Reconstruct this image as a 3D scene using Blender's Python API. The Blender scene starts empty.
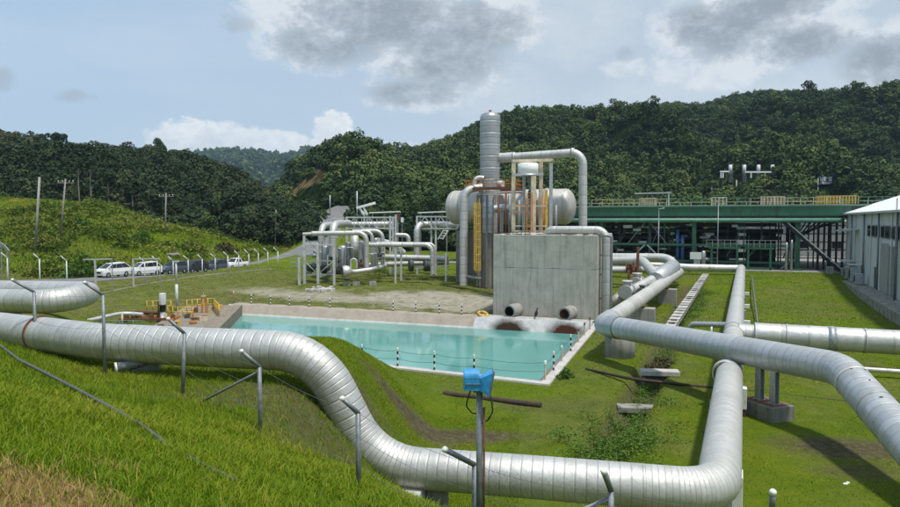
import bpy, math, random
import numpy as np
from mathutils import Vector, Matrix
random.seed(7); rng = np.random.default_rng(7)
S = bpy.context.scene
COL = S.collection
PI = math.pi; V = Vector

# ------------------------------------------------------------------ camera
CAM = np.array([0.0, 0.0, 9.2]); F = 680.0; CX, CY = 450.0, 253.5
PITCH = math.atan(33.5 / F)
def P(u, v, d):
    """world point at forward distance d seen at photo position (u, v)"""
    xc, yc = (u - CX) / F, (CY - v) / F
    cp, sp = math.cos(PITCH), math.sin(PITCH)
    dy = cp + yc * sp; dz = -sp + yc * cp
    return Vector((xc / dy * d, d, CAM[2] + dz / dy * d))
def G(u, v, z=0.0):
    a = P(u, v, 1.0); t = (z - CAM[2]) / (a.z - CAM[2])
    return P(u, v, t)
cam_d = bpy.data.cameras.new('camera'); cam = bpy.data.objects.new('camera', cam_d); COL.objects.link(cam)
cam.location = CAM; cam.rotation_euler = (PI / 2 - PITCH, 0, 0)
cam_d.sensor_width = 36; cam_d.lens = F / 900 * 36; cam_d.clip_end = 12000; cam_d.clip_start = 0.1
S.camera = cam

# ------------------------------------------------------------------ noise
def _hash(ix, iy, s):
    n = np.sin(ix * 127.1 + iy * 311.7 + s * 74.7) * 43758.5453
    return n - np.floor(n)
def vnoise(x, y, s=0):
    x = np.asarray(x, float); y = np.asarray(y, float)
    ix, iy = np.floor(x), np.floor(y); fx, fy = x - ix, y - iy
    fx = fx * fx * (3 - 2 * fx); fy = fy * fy * (3 - 2 * fy)
    a = _hash(ix, iy, s); b = _hash(ix + 1, iy, s); c = _hash(ix, iy + 1, s); d = _hash(ix + 1, iy + 1, s)
    return (a * (1 - fx) + b * fx) * (1 - fy) + (c * (1 - fx) + d * fx) * fy
def fbm(x, y, s=0, o=4):
    t = 0; a = .5
    for k in range(o):
        t = t + a * vnoise(x * 2 ** k, y * 2 ** k, s + k); a *= .5
    return t
def sst(a, b, x):
    t = np.clip((np.asarray(x, float) - a) / (b - a), 0, 1); return t * t * (3 - 2 * t)
def smax(a, b, k):
    h = np.clip(.5 + .5 * (a - b) / k, 0, 1); return b * (1 - h) + a * h + k * h * (1 - h)

# ------------------------------------------------------------------ plan
D1 = np.array([math.sin(math.radians(23)), math.cos(math.radians(23))])   # plant axis, away
D2 = np.array([D1[1], -D1[0]])                                          # plant axis, to the right
POND = [(-23.3, 72.7), (12.6, 59.3), (5.2, 38.0), (-19.1, 49.7)]
ROAD = [P(*q) for q in [(-160, 286, 82), (-60, 284, 83), (60, 281, 84.5), (98, 279, 86.5), (125, 277, 92), (165, 275, 98), (200, 273, 105), (229, 271, 112), (262, 264, 121), (300, 254, 133),
                        (325, 240, 150), (330, 222, 178), (336, 211, 200), (352, 203, 225), (400, 198, 260)]]
def _resample(pts, step):
    out = []
    for a, b in zip(pts[:-1], pts[1:]):
        n = max(1, int((b - a).length / step))
        for i in range(n): out.append(a.lerp(b, i / n))
    out.append(pts[-1]); return out
def _chaikin(pts):
    for _ in range(2):
        o = [pts[0]]
        for a, b in zip(pts[:-1], pts[1:]): o += [a.lerp(b, .25), a.lerp(b, .75)]
        o.append(pts[-1]); pts = o
    return pts
ROADC = _chaikin(ROAD)
def poly_sd(x, y, poly):
    """signed distance to a convex polygon given clockwise from above; negative inside"""
    d = np.full(np.shape(x), -1e9)
    n = len(poly)
    for i in range(n):
        ax, ay = poly[i]; bx, by = poly[(i + 1) % n]
        l = math.hypot(bx - ax, by - ay)
        d = np.maximum(d, ((x - ax) * -(by - ay) + (y - ay) * (bx - ax)) / l)
    return d
def seg_dist(x, y, pts):
    best = np.full(np.shape(x), 1e9); bz = np.zeros(np.shape(x))
    for a, b in zip(pts[:-1], pts[1:]):
        dx, dy = b[0] - a[0], b[1] - a[1]; L = dx * dx + dy * dy
        t = np.clip(((x - a[0]) * dx + (y - a[1]) * dy) / L, 0, 1)
        d = np.hypot(x - a[0] - t * dx, y - a[1] - t * dy)
        z = a[2] + t * (b[2] - a[2]) if len(a) > 2 else 0
        m = d < best; best = np.where(m, d, best); bz = np.where(m, z, bz)
    return best, bz
DRAIN = [(4.3, 22.5), (5.5, 25.0), (11.1, 37.9), (31.0, 88.0)]
def terrain(x, y, rough=True, cut=True):
    x = np.asarray(x, float); y = np.asarray(y, float)
    zr = 1.3 * sst(70, 100, y) + .5 * sst(-10, -40, x) * sst(60, 88, y)
    k = np.maximum(0, -x - 14) * .9
    sx = 1 - sst(-5.2, .2, x); sy = 1 - sst(27 + k, 44 + 1.3 * k, y)
    zb = 4.3 * sx * sy
    sp = .31 * y + .3 * x; zp = np.minimum(7.5 - sp - .62 * np.maximum(0, sp - 3.9), 13)
    z = smax(smax(zb, zr, .5), zp, .8)
    # grassy hillside beyond the road
    a = CX + F * x / np.maximum(y, 1)
    top = np.interp(a, [-300, 0, 60, 100, 130, 165, 200, 250, 290, 330], [14, 12.8, 13, 12.4, 10.5, 8.6, 6.2, 4.6, 3.6, 2.0])
    z = z + np.maximum(top - 2, 0) * sst(92, 142, y - .1 * (x + 60)) * (y > 60) * sst(340, 300, a)
    z = z + (fbm(x / 13, y / 13, 91, 3) - .44) * 3.2 * sst(96, 115, y) * (y < 200) * sst(340, 300, a) * (y > 60) * sst(-1, 60, 60 - a * 0)
    z = z + (4 + fbm(x / 60, y / 60, 9) * 6) * sst(190, 330, y)
    rd, rz = seg_dist(x, y, [tuple(p) for p in ROADC])
    emb = rz - .05 - np.maximum(0, rd - 3.6) * .55
    z = np.where(rd < 3.6, rz - .06, np.where(rd < 25, np.maximum(z, emb), z))
    z = np.where((rd < 9) & (rd >= 3.6) & (y < 140), np.minimum(z, rz - .05 + (rd - 3.6) * .5), z)
    if rough:
        amp = .16 * (1 - sst(-30, 10, x) * .6)
        z = z + np.where(rd > 3.8, (fbm(x / 1.7, y / 1.7, 3, 4) - .47) * 2 * amp + (fbm(x / 9, y / 9, 5, 2) - .37) * .35, 0) * np.where(y > 97, np.where(a > 560, .1, 2.2), 1)
    dd, _ = seg_dist(x, y, DRAIN)
    z = z - .75 * (1 - sst(.35, 1.1, dd)) * (y > 20) * (y < 92)
    sd = poly_sd(x, y, POND)
    flat = 1 - sst(.3, 3.0, sd)
    z = z * (1 - flat) + (.0) * flat
    if cut: z = np.where(sd < .12, -3.0, z)
    return z
import functools
@functools.lru_cache(None)
def T(u, v, d0=3, d1=300):
    """where the line of sight through (u, v) meets the ground"""
    d = d0
    while d < d1:
        p = P(u, v, d)
        if p.z <= float(terrain(p.x, p.y, False, False)): return p
        d += .05 + d * .002
    return P(u, v, d1)
def gz(x, y): return float(terrain(np.array([x]), np.array([y]), False, False)[0])

# ------------------------------------------------------------------ objects
def _props(o, label=None, cat=None, group=None, kind=None):
    if label: o['label'] = label
    if cat: o['category'] = cat
    if group: o['group'] = group
    if kind: o['kind'] = kind
def thing(name, label, cat, loc, group=None, rz=0.0):
    o = bpy.data.objects.new(name, None); COL.objects.link(o)
    o.location = loc; o.rotation_euler = (0, 0, rz); o.empty_display_size = .2
    _props(o, label, cat, group)
    return o
def abs_mat(o):
    m = Matrix.LocRotScale(o.location, o.rotation_euler, o.scale)
    return abs_mat(o.parent) @ m if o.parent else m
def copy_tree(o, parent=None):
    c = o.copy(); COL.objects.link(c); c.parent = parent
    for ch in [q for q in bpy.data.objects if q.parent == o]: copy_tree(ch, c)
    return c
def clone(o, loc, label, rz=None, scale=None, group=None):
    c = copy_tree(o); c.location = loc; c['label'] = label
    if rz is not None: c.rotation_euler = (0, 0, rz)
    if scale: c.scale = (scale,) * 3 if not isinstance(scale, tuple) else scale
    if group: c['group'] = group
    return c
class MB:
    def __init__(s): s.v = []; s.f = []; s.band = []; s.sm = []; s.mi = []; s.cur = 0
    def _add(s, vs, fs, smooth=False, band=None):
        o = len(s.v); s.v += [tuple(q) for q in vs]; s.f += [tuple(i + o for i in f) for f in fs]
        s.sm += [smooth] * len(fs); s.mi += [s.cur] * len(fs); s.band += list(band) if band is not None else [0.0] * len(vs)
        return s
    def box(s, c, size, rz=0.0, bev=0.0, M=None):
        x, y, z = (q / 2 for q in size)
        if bev > 0:
            b = min(bev, x * .9, y * .9, z * .9); vs = []
            for zz, k in ((-z, b), (-z + b, 0), (z - b, 0), (z, b)):
                for px, py in ((-x + b, -y), (x - b, -y), (x, -y + b), (x, y - b), (x - b, y), (-x + b, y), (-x, y - b), (-x, -y + b)):
                    vs.append((px - math.copysign(k, px), py - math.copysign(k, py), zz))
            fs = [tuple(range(7, -1, -1)), tuple(range(24, 32))]
            for r in range(3):
                for i in range(8): fs.append((r * 8 + i, r * 8 + (i + 1) % 8, r * 8 + 8 + (i + 1) % 8, r * 8 + 8 + i))
        else:
            vs = [(-x, -y, -z), (x, -y, -z), (x, y, -z), (-x, y, -z), (-x, -y, z), (x, -y, z), (x, y, z), (-x, y, z)]
            fs = [(3, 2, 1, 0), (4, 5, 6, 7), (0, 1, 5, 4), (1, 2, 6, 5), (2, 3, 7, 6), (3, 0, 4, 7)]
        R = (Matrix.Translation(c) @ Matrix.Rotation(rz, 4, 'Z')) if M is None else M
        return s._add([R @ Vector(q) for q in vs], fs)
    def ngon_prism(s, poly, z0, z1):
        n = len(poly); vs = [(x, y, z0) for x, y in poly] + [(x, y, z1) for x, y in poly]
        fs = [tuple(range(n - 1, -1, -1)), tuple(range(n, 2 * n))] + [(i, (i + 1) % n, n + (i + 1) % n, n + i) for i in range(n)]
        return s._add(vs, fs)
    def face(s, pts): return s._add(pts, [tuple(range(len(pts)))])
    def bar(s, a, b, w, h=None):
        a, b = Vector(a), Vector(b); h = h or w; t = (b - a); L = t.length
        if L < 1e-6: return s
        t /= L; up = Vector((0, 0, 1)) if abs(t.z) < .95 else Vector((0, 1, 0))
        x = t.cross(up).normalized(); y = x.cross(t)
        M = Matrix(((x.x, t.x, y.x, 0), (x.y, t.y, y.y, 0), (x.z, t.z, y.z, 0), (0, 0, 0, 1)))
        return s.box((0, 0, 0), (w, L, h), M=Matrix.Translation((a + b) / 2) @ M)
    def tube(s, a, b, r, n=10, r2=None):
        return s.lathe([(0, 0), (r, 0), (r if r2 is None else r2, (Vector(b) - Vector(a)).length), (0, (Vector(b) - Vector(a)).length)], a, Vector(b) - Vector(a), n)
    def lathe(s, prof, o, axis=(0, 0, 1), n=24, smooth=None, band=None):
        t = Vector(axis).normalized(); o = Vector(o)
        up = Vector((0, 0, 1)) if abs(t.z) < .95 else Vector((0, 1, 0))
        x = t.cross(up).normalized(); y = x.cross(t).normalized()
        vs = []; fs = []; bd = []; sm = []
        for k, (r, z) in enumerate(prof):
            for i in range(n):
                a = 2 * PI * i / n; vs.append(o + t * z + (x * math.cos(a) + y * math.sin(a)) * r); bd.append(band[k] if band else z / .5)
        for k in range(len(prof) - 1):
            for i in range(n): fs.append((k * n + i, k * n + (i + 1) % n, (k + 1) * n + (i + 1) % n, (k + 1) * n + i))
        flat = [abs(prof[k][0] - prof[k + 1][0]) > 3 * abs(prof[k][1] - prof[k + 1][1]) and smooth is None for k in range(len(prof) - 1)]
        o0 = len(s.v); s.v += [tuple(q) for q in vs]; s.f += [tuple(i + o0 for i in f) for f in fs]; s.band += bd
        for k in range(len(prof) - 1): s.sm += [not flat[k]] * n
        s.mi += [s.cur] * ((len(prof) - 1) * n)
        return s
    def path(s, pts, r, fil=None, n=16, step=None, band=.6, eband=None, cap=True):
        """round pipe along a polyline with filleted bends; 'band' counts cladding bands along it"""
        pts = [Vector(p) for p in pts]; fil = fil if fil is not None else r * 2.5
        C = [(pts[0], False)]
        for i in range(1, len(pts) - 1):
            a, b, c = pts[i - 1], pts[i], pts[i + 1]
            u, w = (a - b).normalized(), (c - b).normalized(); ang = u.angle(w)
            if PI - ang < .03: C.append((b, False)); continue
            R = fil[i - 1] if isinstance(fil, (list, tuple)) else fil
            tl = R / math.tan(ang / 2); lim = min((a - b).length, (c - b).length) * (.5 if len(pts) > 3 else .98)
            if tl > lim: tl = lim; R = tl * math.tan(ang / 2)
            ctr = b + (u + w).normalized() * (R / math.sin(ang / 2))
            p0 = b + u * tl; m = max(4, int((PI - ang) / .13)); ax = (p0 - ctr).cross((b + w * tl) - ctr).normalized()
            for k in range(m + 1):
                q = Matrix.Rotation((PI - ang) * k / m, 3, ax) @ (p0 - ctr) + ctr; C.append((q, k > 0))
        C.append((pts[-1], False))
        # subdivide the straight stretches
        D = [C[0]]
        for (p, e0), (q, e1) in zip(C[:-1], C[1:]):
            L = (q - p).length
            if L < 1e-5: continue
            m = max(1, int(L / step)) if (step and not e1) else 1
            for k in range(1, m + 1): D.append((p.lerp(q, k / m), e1))
        C = D; N = len(C)
        vs = []; fs = []; bd = []; cnt = 0.0; prev = None; xdir = None
        for i, (p, e) in enumerate(C):
            if i == 0: t = (C[1][0] - p)
            elif i == N - 1: t = p - C[i - 1][0]
            else: t = (C[i + 1][0] - p).normalized() + (p - C[i - 1][0]).normalized()
            t.normalize()
            if xdir is None:
                up = Vector((0, 0, 1)) if abs(t.z) < .95 else Vector((0, 1, 0)); xdir = t.cross(up).normalized()
            else:
                xdir = (xdir - t * xdir.dot(t)).normalized()
                cnt += (p - C[i - 1][0]).length / ((eband or band * .4) if e else band)
            y = xdir.cross(t)
            for k in range(n):
                a = 2 * PI * k / n; vs.append(p + (xdir * math.cos(a) + y * math.sin(a)) * r); bd.append(cnt)
        for i in range(N - 1):
            for k in range(n): fs.append((i * n + k, i * n + (k + 1) % n, (i + 1) * n + (k + 1) % n, (i + 1) * n + k))
        s._add(vs, fs, True, bd)
        if cap:
            s._add(vs[:n], [tuple(range(n - 1, -1, -1))], False); s._add(vs[-n:], [tuple(range(n))], False)
        s.centres = [c for c, _ in C]
        return s
    def build(s, name, mat, parent=None, label=None, cat=None, group=None, kind=None, local=False, origin=None):
        v = np.array(s.v, float)
        if parent is not None:
            if not local:
                mi = np.array(abs_mat(parent).inverted()); v = v @ mi[:3, :3].T + mi[:3, 3]
            loc = (0, 0, 0)
        else:
            if origin is None: lo, hi = v.min(0), v.max(0); origin = ((lo[0] + hi[0]) / 2, (lo[1] + hi[1]) / 2, lo[2])
            loc = origin; v = v - np.array(origin)
        me = bpy.data.meshes.new(name); me.from_pydata([tuple(q) for q in v], [], s.f); me.validate()
        if len(me.polygons) == len(s.sm): me.polygons.foreach_set('use_smooth', s.sm)
        if len(me.polygons) == len(s.mi) and max(s.mi): me.polygons.foreach_set('material_index', s.mi)
        at = me.attributes.new('band', 'FLOAT', 'POINT')
        if len(me.vertices) == len(s.band): at.data.foreach_set('value', s.band)
        for m in (mat if isinstance(mat, (list, tuple)) else [mat]): me.materials.append(m)
        o = bpy.data.objects.new(name, me); COL.objects.link(o); o.location = loc
        if parent is not None: o.parent = parent
        _props(o, label, cat, group, kind)
        return o
def np_mesh(name, v, loops, sizes, mat, attrs=None, smooth=False, kind=None, label=None, cat=None, parent=None, group=None):
    me = bpy.data.meshes.new(name); v = np.ascontiguousarray(v, np.float32)
    me.vertices.add(len(v)); me.vertices.foreach_set('co', v.ravel())
    loops = np.ascontiguousarray(loops, np.int32).ravel(); sizes = np.asarray(sizes, np.int32)
    me.loops.add(len(loops)); me.loops.foreach_set('vertex_index', loops)
    me.polygons.add(len(sizes)); st = np.zeros(len(sizes), np.int32); st[1:] = np.cumsum(sizes)[:-1]
    me.polygons.foreach_set('loop_start', st)
    if smooth: me.polygons.foreach_set('use_smooth', np.ones(len(sizes), bool))
    me.update(calc_edges=True)
    for k, (a, typ) in (attrs or {}).items():
        at = me.attributes.new(k, typ, 'POINT'); a = np.ascontiguousarray(a, np.float32)
        at.data.foreach_set('color' if typ == 'FLOAT_COLOR' else 'value', a.ravel())
    me.materials.append(mat)
    o = bpy.data.objects.new(name, me); COL.objects.link(o)
    if parent is not None: o.parent = parent
    _props(o, label, cat, group, kind)
    return o

# ------------------------------------------------------------------ materials
class NT:
    def __init__(s, name):
        s.m = bpy.data.materials.new(name); s.m.use_nodes = True; s.t = s.m.node_tree; s.t.nodes.clear()
        s.out = s.n('ShaderNodeOutputMaterial'); s.b = s.n('ShaderNodeBsdfPrincipled'); s.l(s.b.outputs[0], s.out.inputs[0])
    def n(s, typ, **k):
        q = s.t.nodes.new(typ)
        for a, b in k.items():
            if a.startswith('i_'):
                key = a[2:]; q.inputs[int(key) if key.isdigit() else key.replace('_', ' ')].default_value = b
            else: setattr(q, a, b)
        return q
    def l(s, a, b): s.t.links.new(a, b)
    def pos(s, scale=(1, 1, 1), obj=False):
        g = s.n('ShaderNodeTexCoord').outputs['Object'] if obj else s.n('ShaderNodeNewGeometry').outputs['Position']
        m = s.n('ShaderNodeMapping'); m.inputs['Scale'].default_value = scale; s.l(g, m.inputs[0]); return m.outputs[0]
    def noise(s, vec, scale, detail=4, rough=.55, dist=0):
        q = s.n('ShaderNodeTexNoise'); q.inputs['Scale'].default_value = scale; q.inputs['Detail'].default_value = detail
        q.inputs['Roughness'].default_value = rough; q.inputs['Distortion'].default_value = dist; s.l(vec, q.inputs['Vector']); return q.outputs['Fac']
    def ramp(s, fac, stops):
        q = s.n('ShaderNodeValToRGB'); e = q.color_ramp.elements
        while len(e) < len(stops): e.new(.5)
        for i, (p, c) in enumerate(stops):
            e[i].position = p; e[i].color = (*c, 1) if isinstance(c, (tuple, list)) and len(c) == 3 else (c, c, c, 1)
        s.l(fac, q.inputs[0]); return q.outputs[0]
    def mix(s, fac, a, b, mode='MIX'):
        q = s.n('ShaderNodeMix', data_type='RGBA', blend_type=mode)
        for sock, val in ((q.inputs[0], fac), (q.inputs[6], a), (q.inputs[7], b)):
            if hasattr(val, 'is_output'): s.l(val, sock)
            else: sock.default_value = (*val, 1) if isinstance(val, (tuple, list)) and len(val) == 3 else val
        return q.outputs[2]
    def math(s, op, a, b=None, c=None):
        q = s.n('ShaderNodeMath', operation=op)
        for i, val in enumerate((a, b, c)):
            if val is None: continue
            if hasattr(val, 'is_output'): s.l(val, q.inputs[i])
            else: q.inputs[i].default_value = val
        return q.outputs[0]
    def attr(s, name): return s.n('ShaderNodeAttribute', attribute_name=name)
    def sep(s, v):
        q = s.n('ShaderNodeSeparateXYZ'); s.l(v, q.inputs[0]); return q.outputs
    def set(s, **k):
        for a, val in k.items():
            sock = s.b.inputs[a.replace('_', ' ')]
            if hasattr(val, 'is_output'): s.l(val, sock)
            else: sock.default_value = (*val, 1) if isinstance(val, (tuple, list)) and len(val) == 3 else val
        return s
    def bump(s, h, strength=.3, dist=.02):
        q = s.n('ShaderNodeBump'); q.inputs['Strength'].default_value = strength; q.inputs['Distance'].default_value = dist
        s.l(h, q.inputs['Height']); s.l(q.outputs[0], s.b.inputs['Normal']); return s

def plain(name, c, rough=.6, metal=0.0, var=.25, scale=3.0, bump=0.0, dirt=None, spec=.5):
    """paint, rubber, steel: colour broken by noise, optional dirt/rust blotches"""
    t = NT(name); p = t.pos(); f = t.noise(p, scale, 6, .6)
    lo = tuple(max(0, x * (1 - var)) for x in c); hi = tuple(min(1, x * (1 + var)) for x in c)
    col = t.ramp(f, [(.3, lo), (.7, hi)])
    if dirt:
        dc, amt = dirt
        g = t.noise(t.pos((1, 1, .35)), scale * .8, 7, .7, .3); col = t.mix(t.ramp(g, [(.62 - amt, 0.0), (.72 - amt * .6, 1.0)]), col, dc)
    t.set(Base_Color=col, Roughness=t.math('MULTIPLY_ADD', f, .25, rough - .12), Metallic=metal, Specular_IOR_Level=spec)
    if bump: t.bump(t.noise(p, scale * 6, 5, .6), bump, .02)
    return t.m
def clad(name, c=(.62, .63, .62), metal=.75, rough=.4, seam=.5, dirty=.3, tint=.08, stain=(.28, .26, .22)):
    """aluminium insulation cladding: bands with seams, each band a slightly different sheet"""
    t = NT(name); b = t.attr('band').outputs['Fac']
    fr = t.math('FRACT', b); fl = t.math('FLOOR', b)
    wn = t.n('ShaderNodeTexWhiteNoise', noise_dimensions='1D'); t.l(fl, wn.inputs['W'])
    p = t.pos(); big = t.noise(p, .55, 5, .6); fine = t.noise(p, 9, 6, .65); streak = t.noise(t.pos((1.2, 1.2, .25)), 2.2, 6, .7, .4)
    v = t.math('MULTIPLY_ADD', wn.outputs['Value'], tint * 2, 1 - tint); v = t.math('MULTIPLY', v, t.math('MULTIPLY_ADD', big, .3, .85))
    col = t.mix(1.0, c, v, 'MULTIPLY')
    col = t.mix(t.ramp(streak, [(.5, 0.0), (.75, dirty)]), col, stain)
    d = t.math('ABSOLUTE', t.math('SUBTRACT', fr, .5))          # .5 at the seam
    sm = t.ramp(d, [(.44, 0.0), (.49, 1.0)])
    smk = t.math('MULTIPLY', sm, t.math('MULTIPLY_ADD', wn.outputs['Value'], .6 * seam, .4 * seam))
    col = t.mix(smk, col, (.1, .1, .1))
    t.set(Base_Color=col, Metallic=metal, Roughness=t.math('MULTIPLY_ADD', fine, .3, rough - .1))
    h = t.math('ADD', t.math('MULTIPLY', t.ramp(d, [(.38, 0.0), (.46, 1.0)]), .6), t.math('ADD', t.math('MULTIPLY', t.noise(p, 5, 3, .5), .6), t.math('MULTIPLY', t.noise(p, 1.6, 2, .5), 1.6)))
    t.bump(h, .5, .035)
    return t.m
def concrete(name, c=(.33, .33, .31), streak=.6, panels=None, rough=.85, moss=0.0, stainc=(.1, .1, .09)):
    t = NT(name); p = t.pos(obj=False); f = t.noise(p, .9, 8, .65); g = t.noise(p, 14, 6, .6)
    st = t.noise(t.pos((2.2, 2.2, .12)), 1.6, 7, .68, .3)
    lo = tuple(x * .72 for x in c); hi = tuple(min(1, x * 1.22) for x in c)
    col = t.ramp(f, [(.28, lo), (.5, c), (.75, hi)])
    col = t.mix(t.ramp(st, [(.48, 0.0), (.68, streak)]), col, stainc)
    col = t.mix(t.ramp(t.noise(t.pos((1.5, 1.5, .1)), 2.6, 6, .6), [(.56, 0.0), (.75, streak * .55)]), col, tuple(min(1, x * 1.5) for x in c))
    col = t.mix(t.math('MULTIPLY', g, .35), col, lo)
    h = g
    if panels:
        pw, ph, ang = panels                                  # formwork joints measured along the wall and up
        x, y, z = t.sep(t.pos())
        along = t.math('ADD', t.math('MULTIPLY', x, math.cos(ang)), t.math('MULTIPLY', y, math.sin(ang)))
        def line(v, s, w):
            q = t.math('ABSOLUTE', t.math('SUBTRACT', t.math('FRACT', t.math('MULTIPLY', v, 1 / s)), .5)); return t.ramp(q, [(w / s, 1.0), (w * 2.4 / s, 0.0)])
        jit = t.math('MULTIPLY', t.noise(t.pos((.6, .6, .6)), 1.2), .25)
        ln = t.math('MAXIMUM', t.math('MULTIPLY', line(t.math('ADD', along, t.math('MULTIPLY', jit, .5)), pw, .018), .45), line(t.math('ADD', z, t.math('MULTIPLY', jit, .5)), ph, .022))
        brk = t.ramp(t.noise(p, .8, 3), [(.40, .12), (.60, .8)])
        lm = t.math('MULTIPLY', ln, brk); col = t.mix(lm, col, (.07, .07, .06)); h = t.math('SUBTRACT', g, t.math('MULTIPLY', lm, 1.5))
    if moss: col = t.mix(t.ramp(t.noise(p, 2.2, 6, .7), [(.5, 0.0), (.62, moss)]), col, (.05, .065, .02))
    t.set(Base_Color=col, Roughness=rough, Specular_IOR_Level=.25).bump(h, .5, .03)
    return t.m
M = {}
M['clad'] = clad('weathered_cladding', (.56, .56, .535), .62, .5, .45, .4, .08)
M['clad_fine'] = clad('ribbed_cladding', (.55, .55, .52), .5, .52, .38, .4, .07)
M['clad_blue'] = clad('pale_cladding', (.48, .50, .51), .55, .5, .5, .4, .08)
M['clad_old'] = clad('old_cladding', (.62, .61, .57), .45, .5, .5, .6, .1, (.3, .24, .17))
M['vessel'] = clad('vessel_cladding', (.56, .54, .50), .4, .48, .5, .55, .06, (.3, .2, .12))
M['tower'] = clad('tower_cladding', (.46, .46, .45), .8, .36, .9, .45, .16)
M['pipe_white'] = plain('pale_pipe', (.56, .56, .53), .45, .25, .12, 2, .05, ((.3, .25, .18), .05))
M['galv'] = plain('galvanised_steel', (.42, .44, .45), .5, .7, .25, 8, .1)
M['galv_dark'] = plain('dull_galvanised_steel', (.22, .24, .25), .55, .5, .3, 8, .1, ((.12, .07, .04), .03))
M['white_steel'] = plain('white_steel', (.52, .54, .53), .5, .1, .12, 3, 0, ((.3, .22, .15), .03))
M['rust'] = plain('rusty_steel', (.16, .07, .035), .8, .2, .5, 9, .3)
M['orange'] = plain('orange_paint', (.52, .19, .03), .6, 0, .3, 2.5, 0, ((.16, .06, .03), .1))
M['yellow'] = plain('yellow_paint', (.62, .40, .06), .55, 0, .25, 2.5, 0, ((.3, .14, .04), .06))
M['tan'] = plain('stained_cream_paint', (.58, .50, .36), .6, 0, .25, 2.0, 0, ((.35, .18, .07), .1))
M['green'] = plain('green_paint', (.028, .115, .062), .5, 0, .25, .6, 0, ((.02, .06, .04), .05))
M['green_light'] = plain('pale_green_paint', (.10, .24, .17), .5, 0, .2, 1, 0)
M['blue_pipe'] = plain('blue_pipe_paint', (.02, .075, .19), .5, 0, .2, 2)
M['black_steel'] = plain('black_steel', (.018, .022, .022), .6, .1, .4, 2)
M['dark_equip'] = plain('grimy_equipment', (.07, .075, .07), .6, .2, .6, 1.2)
M['blue'] = plain('sky_blue_paint', (.04, .29, .58), .5, 0, .3, 9, .08, ((.10, .16, .2), .05))
M['black'] = plain('black_rubber', (.015, .015, .016), .6, 0, .3, 20)
M['glass'] = plain('dark_glass', (.012, .015, .018), .08, 0, .2, 2)
M['car_white'] = plain('white_car_paint', (.78, .79, .79), .25, 0, .03, 1)
M['car_black'] = plain('black_car_paint', (.03, .034, .045), .2, 0, .2, 1)
M['car_grey'] = plain('dark_grey_car_paint', (.09, .11, .14), .25, .3, .2, 1)
M['lamp_lens'] = plain('clear_lens', (.6, .62, .62), .15, 0, .05, 4)
M['white'] = plain('white_paint', (.78, .78, .76), .5, 0, .06, 6, 0, ((.4, .35, .28), .02))
M['conc'] = concrete('grey_concrete', (.36, .35, .32), .6)
M['conc_dark'] = concrete('stained_concrete', (.25, .245, .225), .85, moss=.3)
M['conc_block'] = concrete('board_marked_concrete', (.46, .43, .37), .42, (1.65, 9.5, math.radians(-21)))
M['conc_tan'] = concrete('tan_concrete', (.37, .315, .26), .4, stainc=(.25, .2, .16))
M['conc_pale'] = concrete('pale_concrete', (.52, .50, .47), .45, stainc=(.28, .26, .23))
M['conc_slab'] = concrete('plant_slab', (.32, .32, .30), .3)
M['conc_moss'] = concrete('mossy_concrete', (.30, .29, .25), .7, moss=.8)
M['rust_dark'] = plain('dark_rusty_pipe', (.055, .037, .028), .85, .1, .5, 6, .3)
M['quay'] = concrete('grimy_quay_concrete', (.27, .225, .175), .7, moss=.3)
M['skirt'] = concrete('brown_grey_skirt', (.30, .27, .23), .8, stainc=(.12, .10, .08))
M['wood'] = plain('weathered_wood_pole', (.26, .23, .2), .8, 0, .3, 3, .2)
M['rope'] = plain('grey_cable', (.09, .095, .1), .7, 0, .4, 30)
# ------------------------------------------------------------------ ground
def masks(x, y):
    """dirt, gravel, dry grass, straw weights (real patches on the ground)"""
    n = fbm(x / 2.2, y / 2.2, 31, 4) - .47; n2 = fbm(x / .7, y / .7, 41, 3) - .44
    def blob(cx, cy, rx, ry, soft=.45, ang=0.0):
        c, s = math.cos(ang), math.sin(ang); dx, dy = x - cx, y - cy
        r = np.hypot((dx * c + dy * s) / rx, (-dx * s + dy * c) / ry)
        return 1 - sst(1 - soft, 1 + soft, r + n * 1.1 + n2 * .35)
    px = lambda u, v: T(u, v, 12)
    dirt = np.zeros(np.shape(x))
    for (u, v, rx, ry, w) in ((422, 427, 2.3, 1.3, 1), (470, 436, 2.4, .9, 1), (835, 447, 2.6, 1.5, 1), (860, 470, 1.6, .9, .6), (560, 405, 3, 1.0, .35), (345, 385, 1.6, 1.6, .8)):
        c = px(u, v); dirt = np.maximum(dirt, w * blob(c.x, c.y, rx, ry))
    dirt = np.maximum(dirt, .75 * blob(-5.6, 18.6, 2.6, 1.6)); dirt = np.maximum(dirt, .6 * blob(-3.4, 17.2, 1.2, 2.6))
    dirt = np.maximum(dirt, .12 * blob(-2.0, 26.5, 1.3, 2.0))
    dd, _ = seg_dist(x, y, DRAIN); dirt = np.maximum(dirt, .8 * (1 - sst(.6, 1.1, dd)) * (y > 20))
    c = px(462, 302); gravel = blob(c.x - 1.5, c.y, 13, 6.6, .3, -.36)
    gravel = np.maximum(gravel, .85 * blob(-12, 77.5, 13, 3.6, .5, -.36))
    ue = CX + F * x / np.maximum(y, 1)
    dry = sst(36, 46, y + n * 10) * sst(14, 6, x - (y - 60) * .3 + n * 8) * sst(106, 98, y) * (.7 + n)
    dry = np.maximum(dry, .5 * sst(.05, .3, n + .1) * sst(24, 40, y) * (y < 100))
    dry = np.clip(np.maximum(dry, .45 * sst(-.02, .2, fbm(x / 6, y / 6, 77, 3) - .42)), 0, 1)
    straw = blob(-4.1, 5.3, 1.35, 1.5, .3, .3)
    straw = np.maximum(straw, .8 * blob(-3.9, 7.7, .28, .3, .5))
    return np.clip(dirt, 0, 1), np.clip(gravel, 0, 1), dry, np.clip(straw, 0, 1)

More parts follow.
